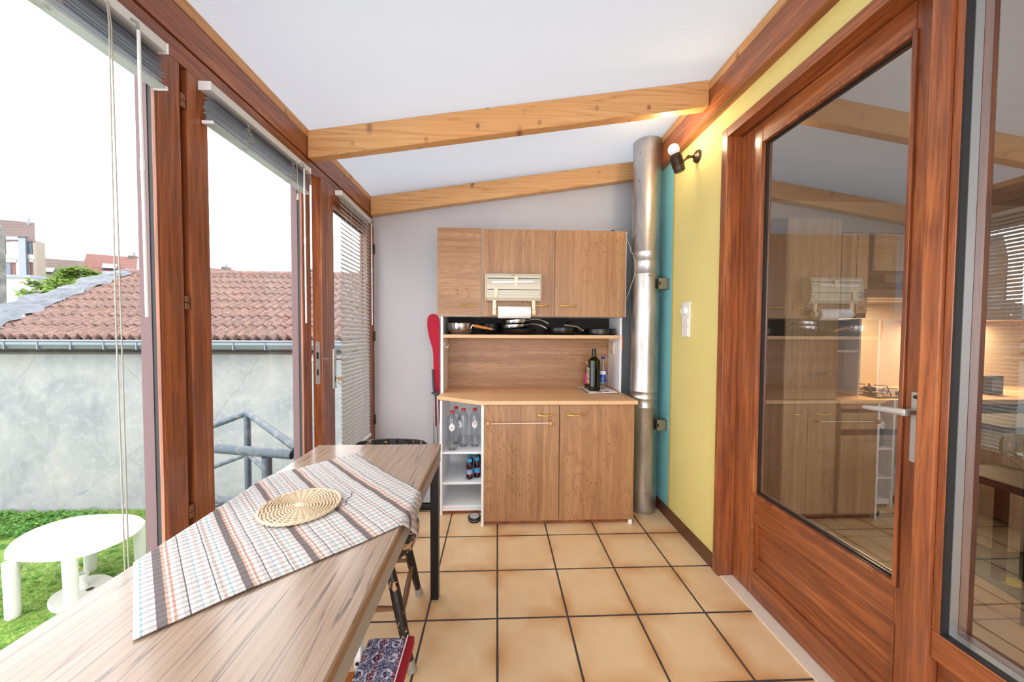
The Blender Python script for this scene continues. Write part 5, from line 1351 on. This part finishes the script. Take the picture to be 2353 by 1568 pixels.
for px, py, tx, ty in ((30, 1419, 24, 1292), (165, 1402, 160, 1290), (208, 1311, 206, 1274), (323, 1291, 317, 1216)):
    q = onz(px, py, gz(onz(px, py, GZ).x, onz(px, py, GZ).y)+.0); tq = onz(tx, ty, ZT-.043)
    b = B(); b.tube([q+Vector((0, 0, -.02)), lerp(q, Vector((q.x*.6+tq.x*.4, q.y*.6+tq.y*.4, tq.z)), .5), Vector((q.x*.4+tq.x*.6, q.y*.4+tq.y*.6, ZT-.036))], .06, 20, rf=lambda t: .060+.006*t); b.obj('leg', M['gwhite'], gt, True)
# parasol base
pc = onz(178, 1372, GZ+.03)
pb = thing('parasol_base', 'dirty white parasol base with a short pole socket on the lawn', 'parasol base', (pc.x, pc.y, GZ))
bz = gz(pc.x, pc.y)-.01
out = [onz(px, py, bz+.07) for px, py in ((106, 1383), (112, 1400), (140, 1408), (170, 1402), (250, 1370), (272, 1340), (262, 1326), (235, 1320), (205, 1324), (180, 1335), (150, 1352), (118, 1369))]
lp = smooth_loop(out, 2); cen = sum(lp, Vector())/len(lp); n = len(lp); b = B()
def ring(s, z): return [b.bm.verts.new((cen.x+(p.x-cen.x)*s, cen.y+(p.y-cen.y)*s, z)) for p in lp]
Rs = [ring(.93, bz), ring(1.0, bz+.03), ring(1.0, bz+.06), ring(.95, bz+.085), ring(.9, bz+.082), ring(.5, bz+.085)]
for A_, C_ in zip(Rs, Rs[1:]):
    for i in range(n): b.bm.faces.new((A_[i], A_[(i+1) % n], C_[(i+1) % n], C_[i]))
b.bm.faces.new(Rs[-1]); b.bm.faces.new(Rs[0][::-1]); b.obj('weighted_base', M['gbase'], pb, True)
sc_ = onz(188, 1350, bz+.085); b = B(); b.lathe([(.055, 0), (.046, .02), (.043, .09), (.047, .13), (.060, .132), (.060, .18), (.046, .182), (.043, .10), (0, .09)], T(sc_.x, sc_.y, bz+.083), 24, False); b.obj('pole_socket', M['gwhite'], pb, True)
q = onz(207, 1354, bz+.088); b = B(); b.lathe([(0, 0), (.032, 0), (.036, .002), (0, .002)], T(q.x, q.y, bz+.086), 16); b.obj('fill_hole', M['gasket'], pb)

# garden building: cement wall, gutter, pantile roof
gb = thing('outbuilding', 'long grey rendered garden building with a clay pantile roof and zinc gutter', 'building', (-5, WY, GZ))
b = B(); b.box(-14, 1.2, WY, WY+.3, GZ-.3, .98); b.box(-14, 1.2, 14.2, 14.5, GZ-.3, .98); b.obj('wall', M['cement'], gb)
b = B(); b.box(-14, 1.2, WY-.04, WY-.001, .925, 1.19); b.obj('fascia', M['darkfascia'], gb)
b = B(); b.box(-14, 1.2, WY-.05, WY-.001, .885, .924); b.obj('fascia_batten', M['darkboard'], gb)
EZ, EY, RZ, RY = 1.17, WY-.16, 2.88, 10.4
sl = (RZ-EZ)/(RY-EY)
def _onroof(px, py):
    d_ = _ray(px, py); s = ((EZ-CAM.z)+sl*(0-EY))/(d_.z-sl*d_.y); return CAM+d_*s
_e0, _e1 = _onroof(37, 737), _onroof(268, 642)
def xl(y): return _e0.x+(_e1.x-_e0.x)*(y-_e0.y)/(_e1.y-_e0.y)
b = B(); tw = .182; course = .44
def roofz(x, s, y):                       # pantile waves and course steps
    ph = (x/tw) % 1.0
    w = .05*(sin(2*PI*ph)+.35*sin(4*PI*ph+.6))
    return EZ+sl*(y-EY)+w
ys = []
k = 0
while EY+k*course < RY-.02:
    ya = EY+k*course; ys.append((ya, min(ya+course+.05, RY))); k += 1
nx = int((14+.8)/tw*7)
rr_ = random.Random(11)
for r, (ya, yb) in enumerate(ys):
    row = []
    for i in range(nx+1):
        x = -14+14.8*i/nx
        jit = .010*sin(x*9.1+r*5.3)+.006*sin(x*31+r)
        za, zb = roofz(x, 0, ya)+.036+.5*jit, roofz(x, 0, yb)+.004
        row.append((x, b.bm.verts.new((x, ya+jit, za)), b.bm.verts.new((x, yb, zb)), b.bm.verts.new((x, ya+jit+.05, za-.075))))
    for p, q in zip(row, row[1:]):
        if q[0] < xl(ya): continue
        b.bm.faces.new((p[1], q[1], q[2], p[2])); b.bm.faces.new((p[3], q[3], q[1], p[1]))
loose = [v for v in b.bm.verts if not v.link_faces]; bmesh.ops.delete(b.bm, geom=loose, context='VERTS')
b.obj('pantile_roof', M['tiles'], gb, True)
b = B(); 
for i in range(36):
    x = xl(RY)+i*.36
    b.tube([(x, RY+.02, RZ+.0), (x+.02, RY+.02, RZ+.02), (x+.37, RY+.02, RZ+.005)], .13, 12, rf=lambda t: .14-.025*t)
b.obj('ridge_tiles', M['tiles'], gb, True)
b = B(); b.poly([(xl(RY), RY+.02, RZ-.03), (1.2, RY+.02, RZ-.03), (1.2, 14.4, EZ-.2), (-12, 14.4, EZ-.2)]); b.obj('rear_slope', M['tiles'], gb)
b = B()
P = [(EY-.20, 1.135), (EY-.205, 1.07), (EY-.17, 1.0), (EY-.10, .985), (EY-.02, 1.0), (EY+.0, 1.12)]
for x0 in (-14,):
    for (ya, za), (yb, zb) in zip(P, P[1:]):
        b.hexa([(-14, ya, za), (1.2, ya, za), (1.2, ya+.004, za+.004), (-14, ya+.004, za+.004), (-14, yb, zb), (1.2, yb, zb), (1.2, yb+.004, zb+.004), (-14, yb+.004, zb+.004)])
b.tube([(-14, EY-.205, 1.135), (1.2, EY-.205, 1.135)], .02, 10)
g = b.obj('gutter', M['zinc'], gb, True)
b = B()
for k in range(28):
    x = -13.8+k*.54; b.box(x, x+.02, EY-.212, EY-.17, .985, 1.125, .002, None)
sub(b, 'gutter_bracket', M['zinc'], g, gb)
# lead flashing along the raking left edge
b = B()
from mathutils import noise as _ns
def lead(u, v):
    y = 6.5+(RY-6.4)*u; q = Vector((u*9, v*2.2, 3.3)); n1 = _ns.noise(q); n2 = _ns.noise(q*2.7); n3 = _ns.noise(Vector((u*16, 7.7, v*1.2)))
    x = xl(y)+.12+.16*n3-(.85+.25*n1)*v*(1-.5*u); z = EZ+sl*(y-EY)+.07+(.13*sin(v*PI*.8)+.16*n1*v+.07*n2)*(1-.45*u)
    return Vector((x, y, z))
b.grid(lead, 110, 18); b.obj('lead_flashing', M['lead'], gb, True)
# concrete stack at the far left of the roof
q0 = ony(-60, 700, 8.6); q1 = ony(14, 505, 8.6)
cs = thing('concrete_stack', 'rough grey rendered stack with a rounded top at the far left of the roof', 'chimney', (q1.x-.3, 8.6, 0))
b = B(); zt_ = q1.z; xr1 = q1.x; xr0 = ony(16, 700, 8.6).x; n = 10
P = [(xr0-1.2, -.2), (xr0+.02, -.2)] + [(xr1-.35+.35*cos(PI/2*k/n), zt_-.5+.72*sin(PI/2*k/n)) for k in range(n+1)] + [(xr0-1.2, zt_+.22)]
b.prism([(x-.36, 8.6, z) for x, z in P], (0, .25, 0), .02); b.obj('stack_body', M['concrete'], cs, True)

# blue grey tube stair railing just outside the garden doors
sr = thing('stair_railing', 'blue grey painted steel tube railing of the garden steps outside the doors', 'railing', (-1.8, 2.4, -.05))
A_, Bq, Cq = ony(490, 978, 2.6), ony(568, 949, 2.6), ony(682, 1031, 2.10)
def off(p, d): return p+Vector((0, 0, d))
b = B(); A2 = A_+(A_-Bq)*.62; b.tube([A2, Bq, Cq+(Cq-Bq)*.0], .0225, 14); b.obj('handrail', M['bluepipe'], sr, True)
for d_, r_ in ((-.30, .0155), (-.585, .0155)):
    b = B(); b.tube([off(A2, d_), off(Bq, d_), off(Cq, d_)], r_, 12); b.obj('mid_rail', M['bluepipe'], sr, True)
b = B(); b.tube([Vector((Bq.x, Bq.y, -.06)), Bq], .0215, 14); b.obj('post', M['bluepipe'], sr, True)
b = B(); b.tube([Vector((A2.x, A2.y, -.9)), A2], .0215, 14); b.obj('post', M['bluepipe'], sr, True)
nr = thing('landing_rail', 'thick blue grey tube rail with an open end nearest the garden door', 'railing', (-1.4, 2.0, -.05))
E1, E2 = ony(672, 1045, 2.06), ony(448, 1027, 2.15); b = B()
b.tube([E2, E1], .027, 18, False); b.tube([E1, E1+(E2-E1).normalized()*.25], .023, 18, False); b.obj('handrail', M['bluepipe'], nr, True)
b = B(); bt = ony(613, 1060, 2.08); b.tube([Vector((bt.x, 2.08, -.06)), Vector((bt.x, 2.08, E1.z-.02))], .026, 16); b.obj('post', M['bluepipe'], nr, True)
b = B(); q1, q2 = ony(488, 1147, 2.10), ony(560, 1153, 2.08); b.tube([q1+(q1-q2)*.6, Vector((bt.x, 2.08, q2.z-.02))], .021, 14); b.obj('low_rail', M['bluepipe'], nr, True)
b = B(); b.box(-2.08, -1.13, 1.98, 2.72, -.45, -.06); b.box(-2.06, -1.12, 2.0, 2.7, GZ-.2, -.451); struct(b, 'landing', M['concrete'], 'concrete landing of the garden steps outside the doors', 'landing')

# ================================================================== HOUSES BEYOND
def house(name, label, pts_roof, depth, mat_roof, wallmat, back=4.0, group='houses beyond the garden building', wall_bottom=-3):
    pass
hA = thing('row_house', 'tall house at the far left with dormer window and zinc flue', 'house', (-22, 20, -3), 'houses beyond the garden building')
Y = 20.0
def pX(px, y=Y): return ony(px, 600, y).x
def pZ(py, y=Y): return ony(200, py, y).z
x0, x1 = pX(-70), pX(80)
b = B(); b.hexa([ony(-70, 553, Y-.1), ony(81, 556, Y-.1), ony(80, 514, Y+2.6), ony(-70, 500, Y+2.6), ony(-70, 550, Y-.1), ony(81, 553, Y-.1), ony(80, 512, Y+2.6), ony(-70, 498, Y+2.6)])
b.obj('roof', M['roofgrey'], hA)
b = B(); b.box(x0, pX(80), Y, Y+.3, -3, pZ(555)); b.obj('wall', M['brick'], hA)
b = B(); b.box(pX(59), pX(76), Y-.04, Y, pZ(590), pZ(555)); b.box(pX(-30), pX(15), Y-.04, Y, pZ(590), pZ(548)); b.obj('slate_cheek', M['paneldark'], hA)
b = B(); b.box(pX(76, Y-.06), pX(84, Y-.06), Y-.06, Y+.32, -3, pZ(557)); b.obj('gable_render', M['beigewall'], hA)
b = B(); b.box(pX(-30), pX(80, Y-.07), Y-.07, Y, pZ(597), pZ(587)); b.box(pX(-30), pX(80, Y-.05), Y-.05, Y, pZ(605), pZ(597)); b.obj('cornice', M['whitewall'], hA)
b = B(); b.box(pX(15, Y-.06), pX(44, Y-.06), Y-.06, Y, pZ(587), pZ(547)); wf = b.obj('window', M['whitewall'], hA)
b = B(); b.box(pX(27, Y-.065), pX(41, Y-.065), Y-.065, Y-.0605, pZ(581), pZ(557)); sub(b, 'pane', M['skyglass'], wf, hA)
b = B(); b.box(pX(12), pX(25), Y-.02, Y+.0, pZ(634), pZ(607)); wf = b.obj('window', M['paneldark'], hA)
b = B(); b.box(pX(39), pX(68), Y-.05, Y, pZ(636), pZ(605)); b.box(pX(9), pX(42), Y-.07, Y, pZ(606), pZ(600)); b.obj('white_pier', M['whitewall'], hA)
b = B(); b.box(pX(43.5, Y-.16), pX(59.5, Y-.16), Y-.16, Y-.075, pZ(637), pZ(551)); fl = b.obj('zinc_flue', M['zinc'], hA)
b = B(); b.box(pX(42, Y-.18), pX(61, Y-.18), Y-.18, Y-.07, pZ(551), pZ(548.5)); sub(b, 'flue_cap', M['gasket'], fl, hA)
q0, q1 = ony(66, 522, Y+2.2), ony(66, 500, Y+2.2); b = B(); b.tube([q0, q1], .05, 8); b.obj('vent_pipe', M['zinc'], hA)
Y2 = 18.0
an = thing('annex', 'whitewashed low annex with a slate capped wall below the tall house', 'building', (-19, Y2, -3), 'houses beyond the garden building')
b = B(); b.box(pX(-40, Y2), pX(71, Y2), Y2, Y2+1.5, -3, pZ(640, Y2)); b.obj('wall', M['whitewall'], an)
b = B(); b.box(pX(-40, Y2), pX(74, Y2), Y2-.1, Y2+1.6, pZ(640, Y2), pZ(634, Y2)); b.obj('coping', M['zinc'], an)
b = B(); b.box(pX(71, Y2), pX(86, Y2), Y2+.2, Y2+1.5, -3, pZ(650, Y2)); b.obj('side_wall', M['beigewall'], an)
def pitched(name, label, corners, Yf, Yr, mroof, sky=None, wall_top=None, chim=None, wallcol='whitewall', gable=None):
    """roof given by its four corner sight lines: eaves at Yf, ridge at Yr"""
    t = thing('row_house', label, 'house', (ony(corners[0][0], corners[0][1], Yf).x, Yf, -3), 'houses beyond the garden building')
    e0, e1 = ony(*corners[0], Yf), ony(*corners[1], Yf); r1, r0 = ony(*corners[2], Yr), ony(*corners[3], Yr)
    b = B(); d = Vector((0, .12, -.12)); b.hexa([e0+d, e1+d, r1+d, r0+d, e0, e1, r1, r0]); b.obj('roof', M[mroof], t)
    b = B(); b.box(e0.x, e1.x, Yf+.15, Yf+.4, -3, min(e0.z, e1.z)-.1); b.obj('wall', M[wallcol], t)
    b = B(); b.box(e0.x, e1.x, Yf-.1, Yf+.1, min(e0.z, e1.z)-.25, min(e0.z, e1.z)-.08); b.obj('eaves_gutter', M['whitewall'], t)
    b = B(); b.prism([tuple(r1), tuple(e1), (e1.x, e1.y, -1), (r1.x, r1.y, -1)], (.25, .1, 0)); b.obj('gable', M[wallcol], t)
    if sky:
        def rp(px, py, lift):
            # sight line met with the roof plane
            nrm = (e1-e0).cross(r0-e0).normalized(); d_ = _ray(px, py); s = (e0-CAM).dot(nrm)/d_.dot(nrm); q = CAM+d_*s
            if nrm.z < 0: nrm = -nrm
            return q+nrm*lift
        b = B(); Q = [rp(*c, .02) for c in sky]; Q2 = [rp(*c, .10) for c in sky]; b.hexa(Q+Q2); fr = b.obj('skylight', M['paneldark'], t)
        cx = sum(c[0] for c in sky)/4; cy = sum(c[1] for c in sky)/4
        ins = [(cx+(c[0]-cx)*.86, cy+(c[1]-cy)*.7) for c in sky]; b = B(); b.hexa([rp(*c, .09) for c in ins]+[rp(*c, .115) for c in ins]); sub(b, 'pane', M['skyglass'], fr, t)
    if chim:
        pxa, pxb, pya, pyb = chim; qa, qb = ony(pxa, pyb, Yr), ony(pxb, pya, Yr)
        b = B(); b.box(qa.x, qb.x, Yr-.3, Yr+.3, qa.z-.5, qb.z); c_ = b.obj('chimney', M['concrete'], t)
        b = B(); b.tube([((qa.x+qb.x)/2, Yr, qb.z), ((qa.x+qb.x)/2, Yr, qb.z+.25)], .07, 8); sub(b, 'chimney_pot', M['zinc'], c_, t)
    return t
pitched('row_house', 'house with a brown grey tiled roof and a skylight, left of the red roof', [(80, 645), (198, 648), (192, 600), (82, 592)], 24, 28, 'roofgrey', [(92, 627), (124, 628.5), (128, 619.5), (96, 618)])
pitched('row_house', 'house with a bright red tiled roof, skylight and chimney', [(182, 632), (313, 636), (316, 592), (199, 582.5)], 22, 26, 'roofred', [(235, 619), (269, 621), (272, 611), (238, 609)], None, (304, 314, 589, 596))
pitched('row_house', 'distant orange red tiled roof seen over the outbuilding ridge through the garden door', [(440, 655), (640, 662), (594, 626), (440, 612)], 26, 30, 'roofred', None, None, (515, 526, 614, 622))
# shrubs
def shrub(label, cx, cy, cz, rx, ry, rz, n, seed, size):
    rnd = random.Random(seed); t = thing('shrub', label, 'shrub', (cx, cy, GZ))
    vs, fs = [], []
    blobs = [(rnd.gauss(0, .45), rnd.gauss(0, .4), rnd.uniform(-.7, .75)) for _ in range(26)]
    for i in range(n):
        u = rnd.choice(blobs); r_ = .34
        x = cx+rx*(u[0]+rnd.gauss(0, r_*.5)); y = cy+ry*(u[1]+rnd.gauss(0, r_*.5)); z = cz+rz*(u[2]+rnd.gauss(0, r_*.45))
        a, e = rnd.random()*2*PI, rnd.uniform(-.9, .5); L = size*rnd.uniform(.6, 1.2); w = L*.36
        d_ = Vector((cos(a)*cos(e), sin(a)*cos(e), sin(e))); s_ = d_.cross(Vector((0, 0, 1))).normalized()*w
        p = Vector((x, y, z)); k = len(vs)
        vs += [p, p+d_*L*.45+s_, p+d_*L, p+d_*L*.45-s_]; fs.append((k, k+1, k+2, k+3))
    me = D.meshes.new('foliage'); me.from_pydata([Vector(v)-Vector((cx, cy, GZ)) for v in vs], [], fs); me.materials.append(M['leaf'])
    o = D.objects.new('foliage', me); COL.objects.link(o); o.parent = t
    b = B()
    for q in blobs: b.tube([(cx+.05*q[0], cy, GZ), (cx+rx*.5*q[0], cy+ry*.5*q[1], cz-.5*rz), (cx+rx*q[0], cy+ry*q[1], cz+rz*(q[2]+.1))], .018, 6, rf=lambda t_: .03-.022*t_)
    b.obj('stems', M['darkboard'], t)
Ys = 13.2
def sh(px0, px1, py0, py1, lab, seed, n, size):
    a, c = ony(px0, py1, Ys), ony(px1, py0, Ys)
    shrub(lab, (a.x+c.x)/2, Ys, (a.z+c.z)/2, (c.x-a.x)/2*.8, .8, (c.z-a.z)/2*.95, n, seed, size)
sh(88, 165, 640, 690, 'bright green leafy shrub low beside the lead flashing', 5, 2600, .14)
sh(140, 222, 612, 680, 'tallest bright green leafy shrub above the outbuilding roof edge', 6, 3200, .14)
sh(205, 262, 634, 664, 'small bright green shrub between the tall shrub and the roof ridge', 9, 1300, .13)
Ys = 21
sh(492, 556, 629, 650, 'dark green treetop just above the roof ridge in the garden door pane', 8, 1500, .2)
sh(708, 728, 612, 650, 'green treetop seen through the gap of the ajar garden door', 12, 700, .18)
# ================================================================== KITCHEN BEHIND THE GLASS
KY = 2.40
KB = 3.02
b = B(); b.box(1.377, 5.3, KB, KB+.2, 0, 2.6); struct(b, 'wall_kitchen', M['kwall'], 'warm beige back wall of the kitchen behind the glass door', 'wall')
b = B(); b.box(5.1, 5.3, -1.2, KB, 0, 2.6); struct(b, 'wall_kitchen_end', M['kwall'], 'beige far wall of the kitchen', 'wall')
b = B(); b.box(1.38, 2.0, -1.35, -1.2, 0, 2.6); b.box(2.0, 5.3, -1.35, -1.2, 0, 1.2); b.box(2.0, 5.3, -1.35, -1.2, 2.1, 2.6); b.box(3.1, 5.3, -1.35, -1.2, 1.2, 2.1); struct(b, 'wall_kitchen_near', M['kwall'], 'unseen near kitchen wall with an added opening for daylight', 'wall')  # opening is added and sized for the daylight it lets into the kitchen
b = B(); b.box(1.38, 5.3, -1.2, 3.2, 2.5, 2.6); struct(b, 'ceiling_kitchen', M['kceil'], 'kitchen ceiling behind the glass door', 'ceiling')
def kx(px, py=900, y=KY): return ony(px, py, y).x
def kz(px, py, y=KY): return ony(px, py, y).z
def khandle(b, x0, x1, y, z):
    b.tube([(x0, y, z), (x0, y-.022, z), (x0+.012, y-.026, z), (x1-.012, y-.026, z), (x1, y-.022, z), (x1, y, z)], .005, 8)
# tall unit
tx0, tx1 = kx(1807, 700), kx(1929, 700); tz = kz(1860, 501)
tu = thing('tall_cabinet', 'tall pale wood kitchen cabinet behind the door glass', 'cabinet', ((tx0+tx1)/2, 2.7, 0))
b = B(); b.box(tx0-.30, tx1+.01, KY+.02, KB-.002, .0, tz); b.obj('carcass', M['kcarcass'], tu)
zm = kz(1860, 920)
for z0, z1, hz in ((zm+.004, tz, kz(1880, 860)), (.05, zm-.004, None)):
    b = B(); b.box(tx0, tx1, KY, KY+.0195, z0, z1, .003); dr = b.obj('door', M['kitwood'], tu)
    if hz: b = B(); khandle(b, kx(1859, 860), kx(1902, 860), KY, hz); sub(b, 'handle', M['alu'], dr, tu, True)
# base units with worktop
bx0 = tx1+.045
bu = thing('drawer_unit', 'pale wood kitchen base unit with drawer and long bar handle under the hob', 'cabinet', (2.7, 2.7, 0))
b = B(); b.box(tx1+.012, 3.30, KY+.02, KB-.002, .0, .84); b.obj('carcass', M['kcarcass'], bu)
b = B(); b.box(bx0, 3.27, KY, KY+.019, kz(2000, 940), .838, .002); b.obj('front_strip', M['kitwood'], bu)
b = B(); b.box(bx0, 3.27, KY, KY+.019, kz(2000, 987), kz(2000, 949), .002); dr = b.obj('drawer', M['kitwood'], bu); b = B(); khandle(b, kx(1983, 968), kx(2022, 968), KY, kz(2000, 969)); sub(b, 'handle', M['alu'], dr, bu, True)
b = B(); b.box(bx0, 3.27, KY, KY+.019, .045, kz(2000, 1001), .003); dr = b.obj('door', M['kitwood'], bu); b = B(); khandle(b, kx(1927, 1010), 3.1, KY, kz(2000, 1011)); sub(b, 'handle', M['alu'], dr, bu, True)
ov = thing('oven', 'dark built-in oven with a glass door seen through the side window', 'oven', (3.6, 2.7, 0))
b = B(); b.box(3.302, 3.92, KY+.02, KB-.002, 0, .84); b.obj('body', M['kcarcass'], ov)
b = B(); b.box(3.32, 3.90, KY, KY+.0195, .18, .70, .004); d_ = b.obj('door', M['grey_plastic'], ov)
b = B(); b.box(3.38, 3.84, KY-.002, KY+.001, .24, .60); sub(b, 'pane', M['ovenglass'], d_, ov)
b = B(); b.box(3.32, 3.90, KY, KY+.0195, .72, .83, .003); b.obj('control_panel', M['kcarcass'], ov)
b = B(); b.box(tx1+.012, 4.9, KY-.015, KB-.001, .8405, .872, .003); tag(b.obj('kitchen_worktop', M['oaklight']), 'kitchen worktop with the gas hob behind the door glass', 'worktop')
b = B(); b.box(3.922, 4.9, KY, KB-.002, 0, .84); tag(b.obj('end_base_unit', M['kitwood']), 'pale wood base unit right of the oven', 'cabinet')
# niche shelf unit on worktop, upper cabinet
nx0, nx1 = tx1+.0125, kx(1978, 800, 2.56)
ni = thing('niche_shelf', 'small open white shelf niche on the kitchen worktop beside the tall cabinet', 'shelf', ((nx0+nx1)/2, 2.8, .872))
b = B(); b.box(nx0, nx0+.016, 2.56, KB-.002, .8725, 1.455); b.box(nx1-.016, nx1, 2.56, KB-.002, .8725, 1.455); b.box(nx0+.016, nx1-.016, KB-.02, KB-.002, .8725, 1.455); b.obj('sides', M['white_board'], ni)
b = B(); b.box(nx0+.017, nx1-.017, 2.565, KB-.021, 1.20, 1.218); b.obj('shelf', M['white_board'], ni)
wu = thing('wall_cabinet', 'pale wood upper cabinet between tall cabinet and extractor hood', 'cabinet', (2.7, 2.8, 1.46))
UY = 2.5
b = B(); b.box(tx1+.012, kx(2000, 600, UY), UY+.02, KB-.002, 1.46, kz(2000, 533, UY)); b.obj('carcass', M['kcarcass'], wu)
b = B(); b.box(kx(1936, 600, UY), kx(1997, 600, UY)-.004, UY, UY+.0195, kz(1970, 720, UY), kz(1970, 536, UY), .003); b.obj('door', M['kitwood'], wu)
hu2 = thing('wall_cabinet', 'pale wood cabinet above the steel extractor hood', 'cabinet', (3.1, 2.8, 1.75))
cx0 = kx(2000, 600, UY)+.002
b = B(); b.box(cx0, 3.55, UY+.02, KB-.002, kz(2010, 628, UY), kz(2010, 533, UY)); b.obj('carcass', M['kcarcass'], hu2)
b = B(); b.box(kx(2010, 600, UY), 3.5, UY, UY+.0195, kz(2010, 622, UY), kz(2010, 536, UY), .003); b.obj('door', M['kitwood'], hu2)
# hood
hd_ = thing('extractor_hood', 'steel extractor hood with a warm lamp above the gas hob', 'hood', (3.1, 2.7, 1.6))
z0 = kz(2030, 684, 2.42); z1 = kz(2030, 655, 2.42); hx0 = kx(1999, 680, 2.42)
b = B(); b.hexa([(hx0, 2.42, z0), (3.5, 2.42, z0), (3.5, KB-.003, z0), (hx0, KB-.003, z0), (hx0+.01, 2.44, z1-.03), (3.49, 2.44, z1-.03), (3.49, KB-.003, z1+.06), (hx0+.01, KB-.003, z1+.06)]); bo = b.obj('canopy', M['inox'], hd_)
b = B(); b.box(hx0+.22, 3.3, 2.52, KB-.003, z1+.03, kz(2010, 628, UY)-.002); b.obj('chimney', M['inox'], hd_)
b = B(); b.box(2.85, 3.25, 2.62, 2.72, z0-.004, z0-.001); b.obj('lamp_lens', M['cream_light'], hd_)
li = D.lights.new('hood_lamp', 'AREA'); li.shape = 'RECTANGLE'; li.size = .4; li.size_y = .12; li.energy = 13; li.color = (1, .72, .42)
lo = D.objects.new('hood_lamp', li); COL.objects.link(lo); lo.location = (3.05, 2.68, z0-.012)
# second strip lamp under the shelf seen in the side window
li = D.lights.new('shelf_lamp', 'AREA'); li.shape = 'RECTANGLE'; li.size = .7; li.size_y = .06; li.energy = 16; li.color = (1, .74, .44)
lo = D.objects.new('shelf_lamp', li); COL.objects.link(lo); lo.location = (4.05, 2.86, 1.43)
b = B(); b.box(3.56, 4.9, 2.62, KB-.002, 1.455, 2.06); tag(b.obj('wall_unit', M['kitwood']), 'upper cabinet above the lit backsplash in the side window', 'cabinet')
# hob
ho = thing('gas_hob', 'black gas hob with pan supports on the kitchen worktop', 'hob', (2.9, 2.65, .872))
b = B(); b.box(max(2.68, nx1+.012), 3.24, 2.44, 2.92, .8725, .884, .004); b.obj('plate', M['ovenglass'], ho)
for x in (2.84, 3.10):
    for y in (2.56, 2.80):
        b = B(); b.lathe([(0, 0), (.04, 0), (.036, .015), (0, .018)], T(x, y, .884), 16); bn = b.obj('burner', M['black'], ho, True)
        b = B()
        for k in range(4):
            a = PI/4+k*PI/2; b.tube([(x+.11*cos(a), y+.11*sin(a), .885), (x+.10*cos(a), y+.10*sin(a), .917), (x+.025*cos(a), y+.025*sin(a), .917)], .0045, 6)
        sub(b, 'pan_support', M['black'], bn, ho)
# island front with dark stool and rug
isl = thing('kitchen_island', 'pale wood kitchen island with dark worktop at the right edge of the side window', 'cabinet', (3.35, 1.9, 0))
ix0 = ony(2302, 1100, 1.95).x
b = B(); b.box(ix0, ix0+1.0, 1.95, 2.25, .04, .76, .003); b.obj('body', M['kitwood'], isl)
b = B(); b.box(ix0-.02, ix0+1.02, 1.93, 2.27, .765, .80, .003); b.obj('top', M['kcarcass'], isl)
b = B(); khandle(b, ix0+.08, ix0+.3, 1.95, .70); b.obj('handle', M['alu'], isl, True)
q0 = onz(2225, 1262); rg = [onz(2228, 1262), onz(2640, 1262), onz(2700, 1420), onz(2228, 1312)]
b = B(); b.prism([tuple(onz(px, py, .0005)) for px, py in ((2228, 1258), (2560, 1258), (2640, 1560), (2228, 1312))], (0, 0, .011)); tag(b.obj('kitchen_rug', M['krug']), 'green rug with yellow ovals on the kitchen floor', 'rug')
st = thing('bar_stool', 'dark stool standing on the green rug in the kitchen', 'stool', (3.3, 1.6, 0))
sx = ony(2335, 1200, 1.62).x
b = B(); b.box(sx-.17, sx+.17, 1.45, 1.79, .60, .64, .01); b.obj('seat', M['black'], st)
for dx in (-.15, .15):
    for dy in (-.15, .15):
        b = B(); b.box(sx+dx-.018, sx+dx+.018, 1.62+dy-.018, 1.62+dy+.018, .0125, .599); b.obj('leg', M['blackmetal'], st)
# kettle-like appliance on the worktop
q = ony(2275, 885, 2.6); rd = thing('kitchen_radio', 'small dark upright device on the lit kitchen worktop', 'device', (q.x, 2.6, .872))
b = B(); b.box(q.x-.055, q.x+.055, 2.56, 2.64, .8725, 1.02, .008); b.obj('case', M['black'], rd); b = B(); b.box(q.x-.045, q.x+.045, 2.558, 2.56, .90, 1.0); b.obj('front', M['print_grey'], rd)

# ================================================================== LIGHT
w = D.worlds.new('sky'); SC.world = w; w.use_nodes = True; nt = w.node_tree; nt.nodes.clear()
out = nt.nodes.new('ShaderNodeOutputWorld'); bg = nt.nodes.new('ShaderNodeBackground'); nt.links.new(bg.outputs[0], out.inputs[0])
tc = nt.nodes.new('ShaderNodeTexCoord'); nz = nt.nodes.new('ShaderNodeTexNoise'); nz.inputs['Scale'].default_value = 2.2; nz.inputs['Detail'].default_value = 3; nt.links.new(tc.outputs['Generated'], nz.inputs['Vector'])
rp = nt.nodes.new('ShaderNodeValToRGB'); rp.color_ramp.elements[0].color = (.93, .965, 1, 1); rp.color_ramp.elements[1].color = (1, 1, 1, 1); nt.links.new(nz.outputs['Fac'], rp.inputs['Fac'])
nt.links.new(rp.outputs['Color'], bg.inputs['Color']); bg.inputs['Strength'].default_value = WORLD
li = D.lights.new('sun', 'SUN'); li.energy = SUN; li.angle = rad(40); li.color = (1, .98, .95)
lo = D.objects.new('sun', li); COL.objects.link(lo); lo.rotation_euler = (rad(42), 0, rad(-65))
vs = SC.view_settings; vs.view_transform = 'Standard'; vs.look = 'None'; vs.gamma = 1; vs.exposure = EXPOSURE; vs.use_curve_mapping = False
SC.cycles.max_bounces = 10; SC.cycles.transparent_max_bounces = 16; SC.cycles.caustics_reflective = False; SC.cycles.caustics_refractive = False
SC.cycles.use_denoising = True
